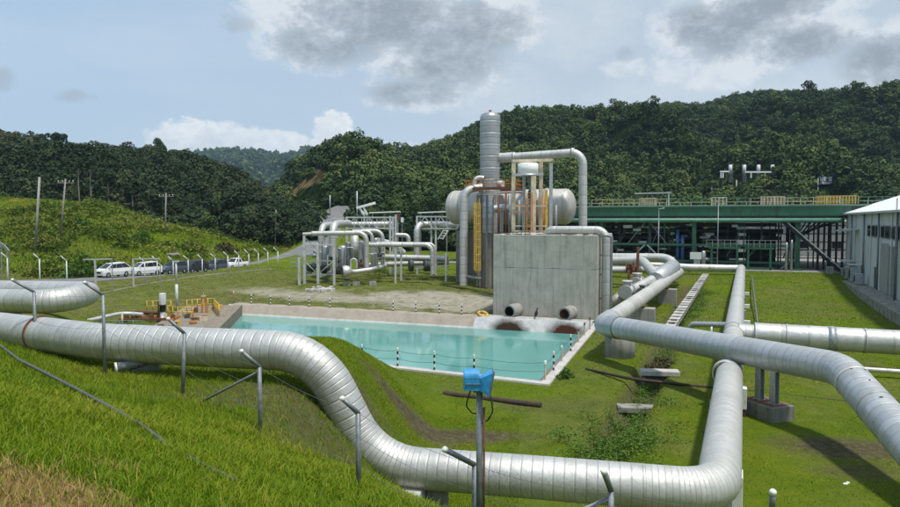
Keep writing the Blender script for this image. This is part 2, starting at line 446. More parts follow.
def ground_material():
    t = NT('lawn_and_soil'); p = t.pos(); a = t.attr('mask')
    sp = t.n('ShaderNodeSeparateColor'); t.l(a.outputs['Color'], sp.inputs[0])
    big = t.noise(p, .12, 5, .6); mid = t.noise(p, .8, 6, .65); fine = t.noise(p, 9, 6, .7)
    g = t.ramp(t.math('ADD', t.math('MULTIPLY', big, .5), t.math('MULTIPLY', mid, .5)), [(.3, (.074, .128, .003)), (.5, (.122, .18, .005)), (.7, (.195, .22, .011))])
    dry = t.ramp(mid, [(.3, (.10, .105, .03)), (.5, (.155, .145, .055)), (.72, (.24, .21, .11))])
    dirt = t.ramp(t.noise(p, 3.5, 8, .75), [(.3, (.05, .035, .022)), (.52, (.115, .09, .058)), (.7, (.22, .18, .12))])
    grav = t.ramp(t.noise(p, 1.2, 8, .8), [(.32, (.16, .14, .09)), (.5, (.43, .39, .31)), (.7, (.58, .53, .45))])
    straw = t.ramp(t.noise(t.pos((1, 3, 1)), 8, 5, .7), [(.3, (.16, .09, .035)), (.7, (.42, .28, .13))])
    col = t.mix(sp.outputs[2], g, dry); col = t.mix(sp.outputs[0], col, dirt); col = t.mix(sp.outputs[1], col, grav); col = t.mix(a.outputs['Alpha'], col, straw)
    col = t.mix(t.math('MULTIPLY', fine, .55), col, (.03, .04, .008))
    # stones in the gravel and dirt
    v = t.n('ShaderNodeTexVoronoi'); v.inputs['Scale'].default_value = 6; t.l(p, v.inputs['Vector'])
    t.set(Base_Color=col, Roughness=.95, Specular_IOR_Level=.1)
    t.bump(t.math('ADD', fine, t.math('MULTIPLY', mid, 1.5)), .9, .08)
    return t.m
M['ground'] = ground_material()
def axis(segs):
    out = []
    for a, b, s in segs: out.append(np.arange(a, b, s))
    return np.concatenate(out + [[segs[-1][1]]])
gx = axis([(-3600, -600, 300), (-600, -200, 20), (-200, -60, 3), (-60, -27, .6), (-27, 14, .3), (14, 40, .5), (40, 110, 2), (110, 600, 25), (600, 3600, 300)])
gy = axis([(-60, -8, 8), (-8, 3, 1), (3, 30, .3), (30, 36, .4), (36, 75, .3), (75, 110, .7), (110, 260, 3), (260, 700, 20), (700, 4300, 300)])
X, Y = np.meshgrid(gx, gy); Z = terrain(X, Y)
nx, ny = len(gx), len(gy)
idx = np.arange(nx * ny).reshape(ny, nx)
quads = np.stack([idx[:-1, :-1], idx[:-1, 1:], idx[1:, 1:], idx[1:, :-1]], -1).reshape(-1, 4)
mk = np.stack(masks(X.ravel(), Y.ravel()), -1)
np_mesh('ground', np.stack([X.ravel(), Y.ravel(), Z.ravel()], -1), quads, np.full(len(quads), 4), M['ground'], {'mask': (mk, 'FLOAT_COLOR')}, True, 'structure')

# ------------------------------------------------------------------ road
def road_mat(name, c):
    t = NT(name); p = t.pos(); f = t.noise(p, .5, 6, .6); g = t.noise(p, 12, 5, .7)
    t.set(Base_Color=t.mix(t.math('MULTIPLY', g, .5), t.ramp(f, [(.3, tuple(x * .75 for x in c)), (.7, tuple(x * 1.2 for x in c))]), tuple(x * .6 for x in c)), Roughness=.9, Specular_IOR_Level=.2).bump(g, .4, .02)
    return t.m
M['asphalt'] = road_mat('worn_asphalt', (.20, .20, .195)); M['paving'] = road_mat('pale_paving', (.30, .295, .27))
def strip(name, pts, half, mat, dz=.02, kind='structure'):
    pts = _resample([Vector(p) for p in pts], 2.0); b = MB(); L = []
    for i, p in enumerate(pts):
        q = pts[min(i + 1, len(pts) - 1)] - pts[max(i - 1, 0)]; s = Vector((q.y, -q.x, 0)).normalized(); L.append((p - s * half, p + s * half))
    vs = []; fs = []
    for a, c in L: vs += [(a.x, a.y, a.z + dz), (c.x, c.y, c.z + dz), (a.x, a.y, a.z - .4), (c.x, c.y, c.z - .4)]
    for i in range(len(L) - 1):
        k = i * 4; fs += [(k, k + 1, k + 5, k + 4), (k + 2, k, k + 4, k + 6), (k + 1, k + 3, k + 7, k + 5)]
    return b._add(vs, fs).build(name, mat, kind=kind)
strip('road', ROADC, 3.1, M['asphalt'])
# paving along the plant front
c0 = np.array([43.7, 110.0])
def plan(a, b, z=0.0):
    """plant coordinates: a metres to the right along its front, b metres beyond the front line"""
    q = c0 + D2 * a + D1 * b; return Vector((q[0], q[1], z))
PG = 1.35
b = MB(); b._add([plan(-48, -3.2, PG), plan(34, -3.2, PG), plan(34, 60, PG), plan(-48, 60, PG), plan(-48, -3.2, .3), plan(34, -3.2, .3), plan(34, 60, .3), plan(-48, 60, .3)], [(0, 1, 2, 3), (4, 5, 1, 0), (5, 6, 2, 1), (7, 4, 0, 3)])
b.build('pavement', M['paving'], kind='structure')

# ------------------------------------------------------------------ pond
def inset(poly, d):
    n = len(poly); out = []
    for i in range(n):
        p0, p1, p2 = (np.array(poly[(i + k) % n], float) for k in (-1, 0, 1))
        def ln(a, b):
            t = (b - a) / np.linalg.norm(b - a); nn = np.array([t[1], -t[0]]); return a + nn * d, t
        a, t = ln(p0, p1); c, s = ln(p1, p2)
        k = np.linalg.solve(np.array([t, -s]).T, c - a); out.append(tuple(a + t * k[0]))
    return out
def ring(name, polys, zs, mat, kind=None, **kw):
    b = MB(); vs = []; fs = []; n = 4
    for poly, z in zip(polys, zs): vs += [(x, y, z) for x, y in poly]
    for k in range(len(polys) - 1):
        for i in range(n): fs.append((k * n + i, k * n + (i + 1) % n, k * n + n + (i + 1) % n, k * n + n + i))
    return b._add(vs, fs).build(name, mat, kind=kind, **kw)
t = NT('milky_turquoise_water'); p = t.pos(); f = t.noise(p, .09, 3, .5, .6); w = t.noise(t.pos((1, .6, 1)), 3.5, 4, .6)
t.set(Base_Color=t.ramp(f, [(.35, (.09, .28, .26)), (.5, (.12, .335, .297)), (.68, (.175, .38, .355))]), Roughness=.06, IOR=1.33, Specular_IOR_Level=.5).bump(w, .09, .02)
M['water'] = t.m
wp = inset(POND, .25)
MB().face([(x, y, -.75) for x, y in wp]).build('water', M['water'], kind='structure')
basin = thing('pond_basin', 'sloping tan concrete basin wall around the turquoise pond', 'pond basin', (-5, 55, 0))
ring('coping', [inset(POND, -.55), inset(POND, -.5), inset(POND, 0)], [-.2, .10, .12], M['conc_pale'], parent=basin)
ring('lining', [inset(POND, 0), inset(POND, 1.0), inset(POND, 2.6)], [.12, -.85, -2.4], M['conc_tan'], parent=basin)
ring('scum_line', [inset(POND, .80), inset(POND, .935)], [-.63, -.757], M['conc_pale'], parent=basin)
# the wider tan bank behind the far edge
A, B = np.array(POND[0]), np.array(POND[1]); e = (B - A) / np.linalg.norm(B - A); nn = np.array([-e[1], e[0]])
def bankpt(t_, o, z): q = A + e * t_ + nn * o; return Vector((q[0], q[1], z))
LAB = np.linalg.norm(B - A)
bk = MB(); N = 60; vs = []; fs = []
for i in range(N + 1):
    t_ = -0.4 + (LAB + .2) * i / N; w_ = 1.5 + .25 * math.sin(i * 1.7) + .2 * random.random()
    vs += [bankpt(t_, .1, .128), bankpt(t_, .5 * w_, .16), bankpt(t_, w_, .14), bankpt(t_, w_ + .1, -.3)]
for i in range(N):
    for k in range(3): fs.append((i * 4 + k, i * 4 + k + 4, i * 4 + k + 5, i * 4 + k + 1))
bk._add(vs, fs); bk.build('rear_ledge', M['conc_tan'], parent=basin)
# pale apron with rust-brown fans under the two outfalls
BLK = np.array([4.1, 64.8]); YAW = math.radians(-21); bx = np.array([math.cos(YAW), math.sin(YAW)]); by = np.array([-bx[1], bx[0]])
def blk(a, b_, z): q = BLK + bx * a + by * b_; return Vector((q[0], q[1], z))
OUT = [blk(2.35, 0, .75), blk(7.5, 0, .75)]
t = NT('silica_crusted_apron'); p = t.pos(); f = t.noise(p, 1.3, 6, .65)
col = t.ramp(f, [(.3, (.34, .345, .345)), (.7, (.50, .51, .51))]); jit = t.math('MULTIPLY', t.math('SUBTRACT', f, .5), .9)
hh = None
for k, o in enumerate(OUT):
    s = (A + e * np.dot(np.array([o.x, o.y]) - A - np.array([.55, .9]) * 0, e)); cx, cy = s[0] - .2, s[1] - .9
    vsub = t.n('ShaderNodeVectorMath', operation='SUBTRACT'); t.l(p, vsub.inputs[0]); vsub.inputs[1].default_value = (cx, cy, -.75)
    vsc = t.n('ShaderNodeVectorMath', operation='MULTIPLY'); t.l(vsub.outputs[0], vsc.inputs[0]); vsc.inputs[1].default_value = (1, .4, 1.75); ln = t.n('ShaderNodeVectorMath', operation='LENGTH'); t.l(vsc.outputs[0], ln.inputs[0]); r = t.math('ADD', ln.outputs['Value'], jit)
    col = t.mix(t.ramp(t.math('MULTIPLY', r, .25), [(.35, 1.0), (.48, 0.0)]), col, (.17, .17, .165))
    rr = t.ramp(t.math('MULTIPLY', r, .25), [(.26, 1.0), (.34, 0.0)]); col = t.mix(rr, col, (.030, .018, .011) if k == 0 else (.042, .015, .009))
t.set(Base_Color=col, Roughness=.85, Specular_IOR_Level=.1).bump(f, .4, .04); M['apron'] = t.m
ta = float(np.dot(BLK - A, e)) - 1.0
ap = MB(); n_ = 40; vs = []; fs = []
for i in range(n_ + 1):
    t_ = ta + (LAB - .15 - ta) * i / n_
    vs += [bankpt(t_, 1.9, .02), bankpt(t_, 1.7, .2), bankpt(t_, .2, .19), bankpt(t_, -.15, .1), bankpt(t_, -1.2, -.95)]
for i in range(n_):
    for k in range(4): fs.append((i * 5 + k, i * 5 + k + 5, i * 5 + k + 6, i * 5 + k + 1))
ap._add(vs, fs, True); ap.build('outfall_apron', M['apron'], parent=basin)

# ------------------------------------------------------------------ foliage materials
def leaf_mat(name, ramp, trans=.25, rough=.75):
    t = NT(name); a = t.attr('tint'); p = t.pos()
    f = t.math('ADD', t.math('MULTIPLY', a.outputs['Fac'], .75), t.math('MULTIPLY', t.noise(p, .5, 3, .6), .25))
    col = t.ramp(f, ramp)
    t.set(Base_Color=col, Roughness=rough, Specular_IOR_Level=.2)
    if trans:
        tr = t.n('ShaderNodeBsdfTranslucent'); t.l(t.mix(.5, col, (.11, .2, .004)), tr.inputs['Color'])
        mx = t.n('ShaderNodeMixShader'); mx.inputs[0].default_value = trans; t.l(t.b.outputs[0], mx.inputs[1]); t.l(tr.outputs[0], mx.inputs[2]); t.l(mx.outputs[0], t.out.inputs[0])
    return t.m
M['forest'] = leaf_mat('forest_leaves', [(.10, (.020, .042, .014)), (.42, (.040, .074, .020)), (.66, (.068, .108, .024)), (.92, (.135, .165, .042))], 0)
M['forest_left'] = leaf_mat('dark_forest_leaves', [(.10, (.014, .028, .011)), (.45, (.026, .048, .016)), (.7, (.044, .066, .019)), (.92, (.10, .095, .042))], 0)
M['grassblade'] = leaf_mat('grass_blades', [(.05, (.08, .155, .004)), (.35, (.160, .25, .007)), (.62, (.27, .305, .016)), (.8, (.40, .28, .10)), (.95, (.56, .34, .17))], .3, .6)
M['weed'] = leaf_mat('weed_leaves', [(.1, (.045, .10, .014)), (.5, (.10, .185, .025)), (.9, (.20, .27, .05))], .2, .6)
M['brush'] = leaf_mat('hillside_brush', [(.1, (.07, .11, .014)), (.5, (.13, .18, .020)), (.9, (.26, .25, .065))], .2, .8)
M['shrub_dry'] = leaf_mat('dry_shrub_leaves', [(.1, (.04, .035, .02)), (.5, (.08, .07, .035)), (.9, (.13, .12, .05))], .1)
M['bark'] = plain('pale_bark', (.22, .19, .16), .85, 0, .3, 2, .2)
def quad_cloud(cen, size, nrm, aspect=.7, r=rng):
    """one leaf quad per centre, facing roughly along nrm"""
    n = len(cen); nrm = nrm / np.maximum(np.linalg.norm(nrm, axis=1, keepdims=True), 1e-6)
    u = np.cross(nrm, r.normal(size=(n, 3))); u /= np.maximum(np.linalg.norm(u, axis=1, keepdims=True), 1e-6); v = np.cross(nrm, u)
    s = np.asarray(size).reshape(-1, 1)
    a = u * s; c = v * s * aspect
    return np.stack([cen - a - c * .4, cen + a * .3 - c, cen + a + c * .3, cen - a * .2 + c], 1).reshape(-1, 3)
def tri_cloud(cen, size, nrm, aspect, r):
    n = len(cen); nrm = nrm / np.maximum(np.linalg.norm(nrm, axis=1, keepdims=True), 1e-6)
    u = np.cross(nrm, r.normal(size=(n, 3))); u /= np.maximum(np.linalg.norm(u, axis=1, keepdims=True), 1e-6); v = np.cross(nrm, u)
    s = np.asarray(size).reshape(-1, 1); a = u * s; c = v * s * aspect
    return np.stack([cen - a - c * .6, cen + a - c * .5, cen + c * 1.1], 1).reshape(-1, 3)
def crown_variant(nq, kind='round', leaf=.16, seed=0):
    r = np.random.default_rng(seed); k = r.integers(9, 15)
    if kind == 'tall': ce = r.normal(size=(k, 3)) * (.3, .3, .5)
    elif kind == 'flat': ce = r.normal(size=(k, 3)) * (.5, .5, .16)
    else: ce = r.normal(size=(k, 3)) * (.46, .46, .26)
    ra = r.uniform(.22, .45, k)
    ce = np.clip(ce, -np.array([.62, .62, .5]), np.array([.62, .62, .5])) if kind != 'flat' else np.clip(ce, -.7, .7)
    w = ra ** 2; ci = r.choice(k, nq, p=w / w.sum())
    d = r.normal(size=(nq, 3)); d /= np.linalg.norm(d, axis=1, keepdims=True); d[:, 2] = np.where(d[:, 2] < -.35, -d[:, 2], d[:, 2])
    pos = ce[ci] + d * (ra[ci] * r.uniform(.75, 1.06, nq))[:, None]
    nr = d + r.normal(size=(nq, 3)) * .42 + (0, 0, .3)
    v = tri_cloud(pos, r.uniform(.6, 1.5, nq) * leaf, nr, .9, r)
    tint = np.repeat(r.normal(0, .13, nq) + (r.uniform(-.1, .1, k))[ci], 3)
    if nq >= 400:      # a stem under the crown
        for k_ in range(4):
            an = k_ * PI / 4; dx, dy = math.cos(an) * .045, math.sin(an) * .045
            v = np.concatenate([v, [(-dx, -dy, -2.2), (dx, dy, -2.2), (0, 0, .1)]]); tint = np.concatenate([tint, [-.2] * 3])
    return v, tint
VARS = {n: {(k, s): crown_variant(n, k, lf, s) for k in ('round', 'tall', 'flat') for s in range(5)} for n, lf in ((440, .092), (90, .25))}
def forest(name, px, mat, label, lod=440):
    """px rows: x, y, z, crown radius, squash, tint -> one mesh of many crowns"""
    V, Tn = [], []
    for i, (x, y, z, r_, sq, tn) in enumerate(px):
        kd = 'round' if rng.random() < .84 else ('tall' if rng.random() < .7 else 'flat')
        v, ti = VARS[lod][(kd, int(rng.integers(5)))]
        a = rng.random() * 6.283; c, s = math.cos(a), math.sin(a)
        q = np.empty_like(v); q[:, 0] = (v[:, 0] * c - v[:, 1] * s) * r_ + x; q[:, 1] = (v[:, 0] * s + v[:, 1] * c) * r_ + y; q[:, 2] = v[:, 2] * r_ * sq + z
        V.append(q); Tn.append(ti + tn)
    V = np.concatenate(V); n = len(V) // 3
    return np_mesh(name, V, np.arange(len(V)), np.full(n, 3), mat, {'tint': (np.clip(np.concatenate(Tn), 0, 1), 'FLOAT')}, False, 'stuff', label)

# ------------------------------------------------------------------ hills
def hill(name, prof, dr, d0, z0, mat, label_trees, n_trees, rad, treemat, drop, lum=(0.45, .1), scar=None, back=1.35, clear=None, bare=None):
    us = np.linspace(prof[0][0], prof[-1][0], 260); vs = np.interp(us, [q[0] for q in prof], [q[1] for q in prof])
    vs = np.convolve(np.pad(vs, 3, 'edge'), np.ones(7) / 7, 'valid')
    ts = np.linspace(0, back, 110)
    dfun = np.interp(us, [q[0] for q in dr], [q[1] for q in dr])
    def surf(u, t):
        D = np.interp(u, us, dfun); v = np.interp(u, us, vs)
        zr = CAM[2] + (220 - v) / F * D - drop
        d = d0 + (D - d0) * t
        k = np.where(t < 1, .6 * t + .4 * sst(0, 1, t), 1 - (t - 1) ** 2 * 1.6)
        x = (u - CX) / F * d
        rdg = 1 - np.abs(2 * vnoise(x / 85 + d / 260, d / 300, 17) - 1)
        rise = ((fbm(x / 70, d / 70, 15, 3) - .44) * .6 + (rdg - .55) * .75) * np.minimum(1, t * 3) * (1 - sst(.30, .80, t)) * (zr - z0)
        return x, d, z0 + (zr - z0) * k + rise
    U, TT = np.meshgrid(us, ts); x, y, z = surf(U, TT); z = np.where(TT == 0, z - 8, z)
    n1, n0 = x.shape; ii = np.arange(n1 * n0).reshape(n1, n0)
    q = np.stack([ii[:-1, :-1], ii[:-1, 1:], ii[1:, 1:], ii[1:, :-1]], -1).reshape(-1, 4)
    V_ = 220 - (z - CAM[2]) / y * F; cl = np.zeros(z.shape)
    for a, b_, rx, ry in (SCAR if name == 'forested_hill' else ()): cl = np.maximum(cl, 1.25 - np.hypot((U - a) / rx, (V_ - b_) / ry))
    np_mesh(name, np.stack([x.ravel(), y.ravel(), z.ravel()], -1), q, np.full(len(q), 4), mat, {'clay': (np.clip(cl, 0, 1).ravel(), 'FLOAT')}, True, 'structure')
    # crowns, denser where nearer per unit of real ground
    cand = n_trees * 3; tu = rng.uniform(us[0], us[-1], cand); tt = rng.uniform(0, min(back, 1.02), cand)
    D = np.interp(tu, us, dfun); d = d0 + (D - d0) * tt
    keep = rng.random(cand) < d / d.max(); tu, tt = tu[keep][:n_trees], tt[keep][:n_trees]
    x, y, z = surf(tu, tt)
    if clear is not None: k = ~clear(tu, tt, x, y, z); tu, tt, x, y, z = (w[k] for w in (tu, tt, x, y, z))
    r_ = rad[0] + (rad[1] * 1.2 - rad[0]) * rng.random(len(x)) ** 1.8
    tn = lum[0] + (fbm(x / 45, y / 45 + z / 30, 23, 3) - .45) * 1.5 + rng.normal(0, lum[1], len(x))
    px = np.stack([x, y, z + r_ * .42, r_, rng.uniform(.8, 1.25, len(x)), tn], -1)
    forest(label_trees[0], px, treemat, label_trees[1], 90 if 'distant' in name else 440)
    return surf
t = NT('forest_floor'); p = t.pos(); nz = t.noise(p, .12, 6, .7)
fl_c = t.ramp(t.noise(p, .22, 8, .75), [(.36, (.006, .012, .005)), (.52, (.018, .034, .011)), (.66, (.045, .07, .018))])
t.set(Base_Color=t.mix(t.ramp(t.math('ADD', t.attr('clay').outputs['Fac'], t.math('MULTIPLY', t.math('SUBTRACT', nz, .5), 1.6)), [(.35, 0.0), (.6, 1.0)]), fl_c, t.ramp(nz, [(.36, (.10, .085, .035)), (.5, (.24, .175, .085)), (.66, (.46, .33, .19))])), Roughness=1, Specular_IOR_Level=0).bump(t.noise(p, .35, 6, .7), 1.0, 3.0); M['floor'] = t.m
SCAR = [(319, 174, 10, 12), (306, 182, 12, 9), (293, 190, 9, 7), (384, 181, 6, 10)]
def clear_right(u, t, x, y, z):
    v = 220 - (z + 3 - CAM[2]) / y * F; k = np.zeros(len(u), bool)
    for a, b_, rx, ry in SCAR: k |= np.hypot((u - a) / rx, (v - b_ - ry * .5) / (ry * 1.7)) + rng.normal(0, .12, len(u)) < .95
    k |= (np.abs(u - 336) < 20) & (y < 262) & (v > 195)
    for (a, b_) in ((-3, 14), (14, 30)): pass
    k |= (np.abs(u - 748) < 30) & (v > 165.5) & (v < 177)
    k |= (np.abs(u - 830) < 15) & (v > 175) & (v < 191)
    return k
R_PROF = [(225, 228), (250, 212), (270, 198), (285, 185), (300, 166), (316, 151), (330, 146), (350, 143), (365, 147), (385, 150), (410, 152), (430, 149), (450, 141), (480, 126), (510, 117), (545, 111), (575, 112), (600, 113), (625, 112), (650, 109), (668, 106), (690, 109), (705, 108), (720, 101), (745, 97), (765, 96), (790, 95), (830, 96), (850, 98), (870, 95), (900, 97), (1000, 100), (1100, 118)]
surfR = hill('forested_hill', R_PROF, [(225, 300), (300, 340), (400, 400), (480, 560), (560, 620), (1100, 640)], 172, 2.5, M['floor'], ('forest', 'dense rainforest of dark green crowns covering the hill behind the plant'), 12500, (2.8, 5.2), M['forest'], 4.0, (.46, .17), clear=clear_right)
L_PROF = [(-320, 114), (-150, 112), (-60, 120), (-20, 127), (0, 132), (20, 138), (40, 143), (62, 148), (85, 150), (100, 149), (125, 150), (150, 151), (172, 152), (200, 159), (220, 167), (240, 176), (262, 189), (285, 204), (305, 214), (325, 224)]
surfL = hill('wooded_hill', L_PROF, [(-320, 320), (100, 300), (325, 255)], 148, 5, M['floor'], ('woodland', 'dark woodland with bare pale trunks on the slope behind the roadside meadow'), 3600, (2.2, 4.2), M['forest_left'], 3.2, (.42, .17), clear=lambda u, t, x, y, z: (u > 318) | ((y < 168) & (u < 90)))
F_PROF = [(100, 172), (150, 160), (195, 155), (215, 153), (240, 151), (262, 153), (278, 158), (295, 154), (320, 150), (360, 160), (420, 170)]
surfF = hill('distant_hill', F_PROF, [(100, 2300), (420, 2500)], 1300, 5, M['floor'], ('distant_forest', 'far blue forested ridge seen through the gap between two nearer hills'), 2600, (10, 18), M['forest'], 8, (.5, .1))
# ------------------------------------------------------------------ grass
def in_road(x, y, w=3.4): return seg_dist(x, y, [tuple(p) for p in ROADC])[0] < w
def blades(xy, h, w, tint, lean=.35, seed=1):
    r = np.random.default_rng(seed); n = len(xy); x, y = xy[:, 0], xy[:, 1]; z = terrain(x, y) - .02
    a = r.uniform(0, 2 * PI, n); dx, dy = np.cos(a) * w, np.sin(a) * w
    la = r.uniform(0, 2 * PI, n); ll = h * r.uniform(.1, 1, n) * lean * 2
    lx, ly = np.cos(la) * ll, np.sin(la) * ll
    v = np.empty((n, 5, 3)); v[:, 0] = np.stack([x - dx, y - dy, z], -1); v[:, 1] = np.stack([x + dx, y + dy, z], -1)
    v[:, 2] = np.stack([x + dx * .7 + lx * .35, y + dy * .7 + ly * .35, z + h * .6], -1); v[:, 3] = np.stack([x - dx * .7 + lx * .35, y - dy * .7 + ly * .35, z + h * .6], -1)
    v[:, 4] = np.stack([x + lx, y + ly, z + h * (1 - .25 * lean)], -1)
    base = (np.arange(n) * 5)[:, None]
    loops = np.concatenate([base + [0, 1, 2, 3], base + [3, 2, 4]], 1).ravel(); sizes = np.tile([4, 3], n)
    return v.reshape(-1, 3), loops, sizes, np.repeat(tint, 5)
PADS = []      # (x, y, r) places kept free of grass
def sample(n, d0, d1, u0=-60, u1=960, pw=1.0):
    d = (d0 ** (1 + pw) + rng.random(n) * (d1 ** (1 + pw) - d0 ** (1 + pw))) ** (1 / (1 + pw)); u = rng.uniform(u0, u1, n)
    return np.stack([(u - CX) / F * d, d], -1)
def grass_set(name, label, n, d0, d1, u0, u1, h, w, seed, lean=.4, keepf=None):
    xy = sample(n, d0, d1, u0, u1); x, y = xy[:, 0], xy[:, 1]
    di, gr, dr, st = masks(x, y); sd = poly_sd(x, y, POND)
    k = (sd > .62) & ~in_road(x, y) & (rng.random(n) > np.maximum(di * .85, np.minimum(gr * 1.35, .99)))
    q = (x - A[0]) * nn[0] + (y - A[1]) * nn[1]; k &= ~((q > -.3) & (q < 1.9) & (sd < 2.2))
    rx = (x - BLK[0]) * bx[0] + (y - BLK[1]) * bx[1]; ry = (x - BLK[0]) * by[0] + (y - BLK[1]) * by[1]; k &= ~((rx > -.2) & (rx < 10.1) & (ry > -2.5) & (ry < 10.2))
    ddr = seg_dist(x, y, DRAIN)[0]; k &= ~((ddr < .7) & (y > 24))
    pa = (x - c0[0]) * D1[0] + (y - c0[1]) * D1[1]; k &= pa < -3.3
    if keepf is not None: k &= keepf(x, y)
    xy, di, dr, st = xy[k], di[k], dr[k], st[k]; n = len(xy); x, y = xy[:, 0], xy[:, 1]
    clump = fbm(x / .9, y / .9, 51, 3)
    tint = .32 + (fbm(x / 5, y / 5, 61, 3) - .45) * .8 + (clump - .45) * .45 + rng.normal(0, .11, n) + (rng.random(n) < .04) * .4 + dr * .22 + di * .15
    tint = np.where(rng.random(n) < st * .93, rng.uniform(.74, 1, n), np.clip(tint, 0, .82))
    hh = h(x, y) * rng.uniform(.5, 1.3, n) * (.55 + clump) * np.where(st > .5, .7, 1)
    v, lo, si, ti = blades(xy, hh, w(x, y) * rng.uniform(.7, 1.3, n), np.clip(tint, 0, 1), lean, seed)
    np_mesh(name, v, lo, si, M['grassblade'], {'tint': (ti, 'FLOAT')}, False, 'stuff', label)
hillside = lambda x, y: np.clip((7.5 - .31 * y - .3 * x + 1.0) / 3, 0, 1)
grass_set('grass', 'long green grass with a straw coloured patch on the near bank', 110000, 3.2, 15, -90, 640, lambda x, y: .155 + 0 * x, lambda x, y: .0038 + .00045 * y, 1, .6, lambda x, y: hillside(x, y) > .05)
grass_set('bank_grass', 'grass of the bank around the big silver pipeline', 130000, 14, 31, -60, 520, lambda x, y: .10 + .07 * hillside(x, y), lambda x, y: .008 + 0 * x, 2, .5)
grass_set('lawn_grass', 'short mown grass of the lawn between pipelines', 130000, 16, 46, 380, 960, lambda x, y: .05 + 0 * x, lambda x, y: .014 + .0004 * y, 3, .7)
grass_set('meadow_grass', 'short patchy grass of the field around pond and plant', 110000, 46, 108, -60, 960, lambda x, y: .10 + 0 * x, lambda x, y: .03 + .0003 * y, 4, .5)
# rough brush on the far hillside and along the road
n = 26000; xy = sample(n, 92, 190, -80, 345); x, y = xy[:, 0], xy[:, 1]; ue = CX + F * x / y
k = ~in_road(x, y, 4.2) & (y > np.interp(ue, [0, 110, 165, 229, 300, 345], [89, 93, 103, 117, 138, 150])) & (rng.random(n) < sst(.36, .56, fbm(x / 9, y / 9, 71, 3))) & (seg_dist(x, y, [tuple(p) for p in ROADC])[0] > 4.5)
xy = xy[k]; n = len(xy); x, y = xy[:, 0], xy[:, 1]; z = terrain(x, y, True, False)
cen = np.repeat(np.stack([x, y, z], -1), 14, 0) + rng.normal(size=(n * 14, 3)) * (.55, .55, .2) + (0, 0, .12)
lump = sst(.5, .72, fbm(x / 3.5, y / 3.5, 95, 3)); cen[:, 2] += np.repeat(lump, 14) * rng.random(n * 14) * 1.3
v = tri_cloud(cen, rng.uniform(.10, .28, n * 14), rng.normal(size=(n * 14, 3)) + (0, -.2, .5), 1.2, rng)
ti = np.repeat(.5 - lump * .18 + (fbm(x / 8, y / 8, 81, 3) - .45) * 1.7 + rng.normal(0, .10, n), 14) + rng.normal(0, .12, n * 14); ti = np.clip(ti, 0, 1)
np_mesh('undergrowth', v, np.arange(len(v)), np.full(len(v) // 3, 3), M['brush'], {'tint': (np.repeat(ti, 3), 'FLOAT')}, False, 'stuff', 'rough green brush on the hillside meadow beyond the road')
hx = sample(90000, 95, 165, -80, 345); hk = ~in_road(hx[:, 0], hx[:, 1], 4.0) & (hx[:, 1] > np.interp(CX + F * hx[:, 0] / hx[:, 1], [0, 110, 165, 229, 300, 345], [89, 93, 103, 117, 138, 150])); hx = hx[hk]
hv = blades(hx, .45 * rng.uniform(.4, 1.3, len(hx)), .06 * rng.uniform(.6, 1.4, len(hx)), np.clip(.42 + (fbm(hx[:, 0] / 7, hx[:, 1] / 7, 63, 3) - .45) * 1.3 + rng.normal(0, .13, len(hx)), 0, .85), .6, 9)
np_mesh('hillside_grass', hv[0], hv[1], hv[2], M['grassblade'], {'tint': (hv[3], 'FLOAT')}, False, 'stuff', 'rough grass of the meadow slope beyond the road')
# weeds in the drain
def tuft(cs, rad, hgt, nq, leaf, tint, seed):
    r = np.random.default_rng(seed); V = []; Tn = []
    for (cx, cy, cz) in cs:
        pos = r.normal(size=(nq, 3)) * (rad * .5, rad * .5, 0); pos[:, 2] = r.uniform(.05, 1, nq) ** .8 * hgt * np.exp(-(pos[:, 0] ** 2 + pos[:, 1] ** 2) / rad ** 2)
        V.append(quad_cloud(pos + (cx, cy, cz), r.uniform(.6, 1.4, nq) * leaf, r.normal(size=(nq, 3)) + (0, 0, .8), .5, r)); Tn.append(np.repeat(np.clip(tint + r.normal(0, .17, nq), 0, 1), 4))
    return np.concatenate(V), np.concatenate(Tn)
cs = []
for i in range(260):
    t_ = random.random(); s = t_ * 64
    q = np.array([5.2, 24.3]) + np.array([.40, .915]) * s
    if 21 < s < 24 and random.random() < .6: continue
    spread = 1.2 if s < 6 else .5
    cs.append((q[0] + random.gauss(0, spread) - (.6 if s < 7 else 0), q[1] + random.gauss(0, .6), gz(q[0], q[1]) - .05))
for i in range(95):
    p = G(random.gauss(618, 24), random.gauss(440, 13), .1); cs.append((p.x, p.y, gz(p.x, p.y)))
v, ti = tuft(cs, .6, .55, 110, .05, .5, 5)
np_mesh('weeds', v, np.arange(len(v)), np.full(len(v) // 4, 4), M['weed'], {'tint': (ti, 'FLOAT')}, False, 'stuff', 'leafy weeds choking the open drain')
# ================================================================== PIPELINES
V = Vector
def pl_thing(name, label, cat, loc): return thing(name, label, cat, loc)
# -- main pipeline: along the bank, down the slope, across the lawn, then straight away to the plant
up = [P(-190, 322, 31), P(0, 329, 24.6), P(100, 342, 21.8), P(200, 347, 20.9), P(298, 353, 20.0)]
zL = 1.85
lowA = G(398, 466, zL); lowC = G(704, 491, zL)
far = G(741, 268.5, 2.2)
pm = thing('steam_pipeline', 'long silver clad pipeline dropping down the bank and turning away across the lawn', 'pipeline', (up[3].x, up[3].y, gz(up[3].x, up[3].y)))
R0 = .60
drop0 = up[-1] + V((.55, .05, .02)); drop1 = lowA + V((-.75, .1, 0))
b = MB().path(up[:4] + [drop0, drop1 , lowA.lerp(lowC, .5), lowA.lerp(lowC, .82)], R0, fil=[3, 3, 3, 2.0, 2.2, 4], n=36, step=.5, band=.30, eband=.17)
b.build('bank_section', M['clad'], pm)
q_ = (lowC - lowA).normalized(); elb = lowC
tj = G(733.5, 333, zL)
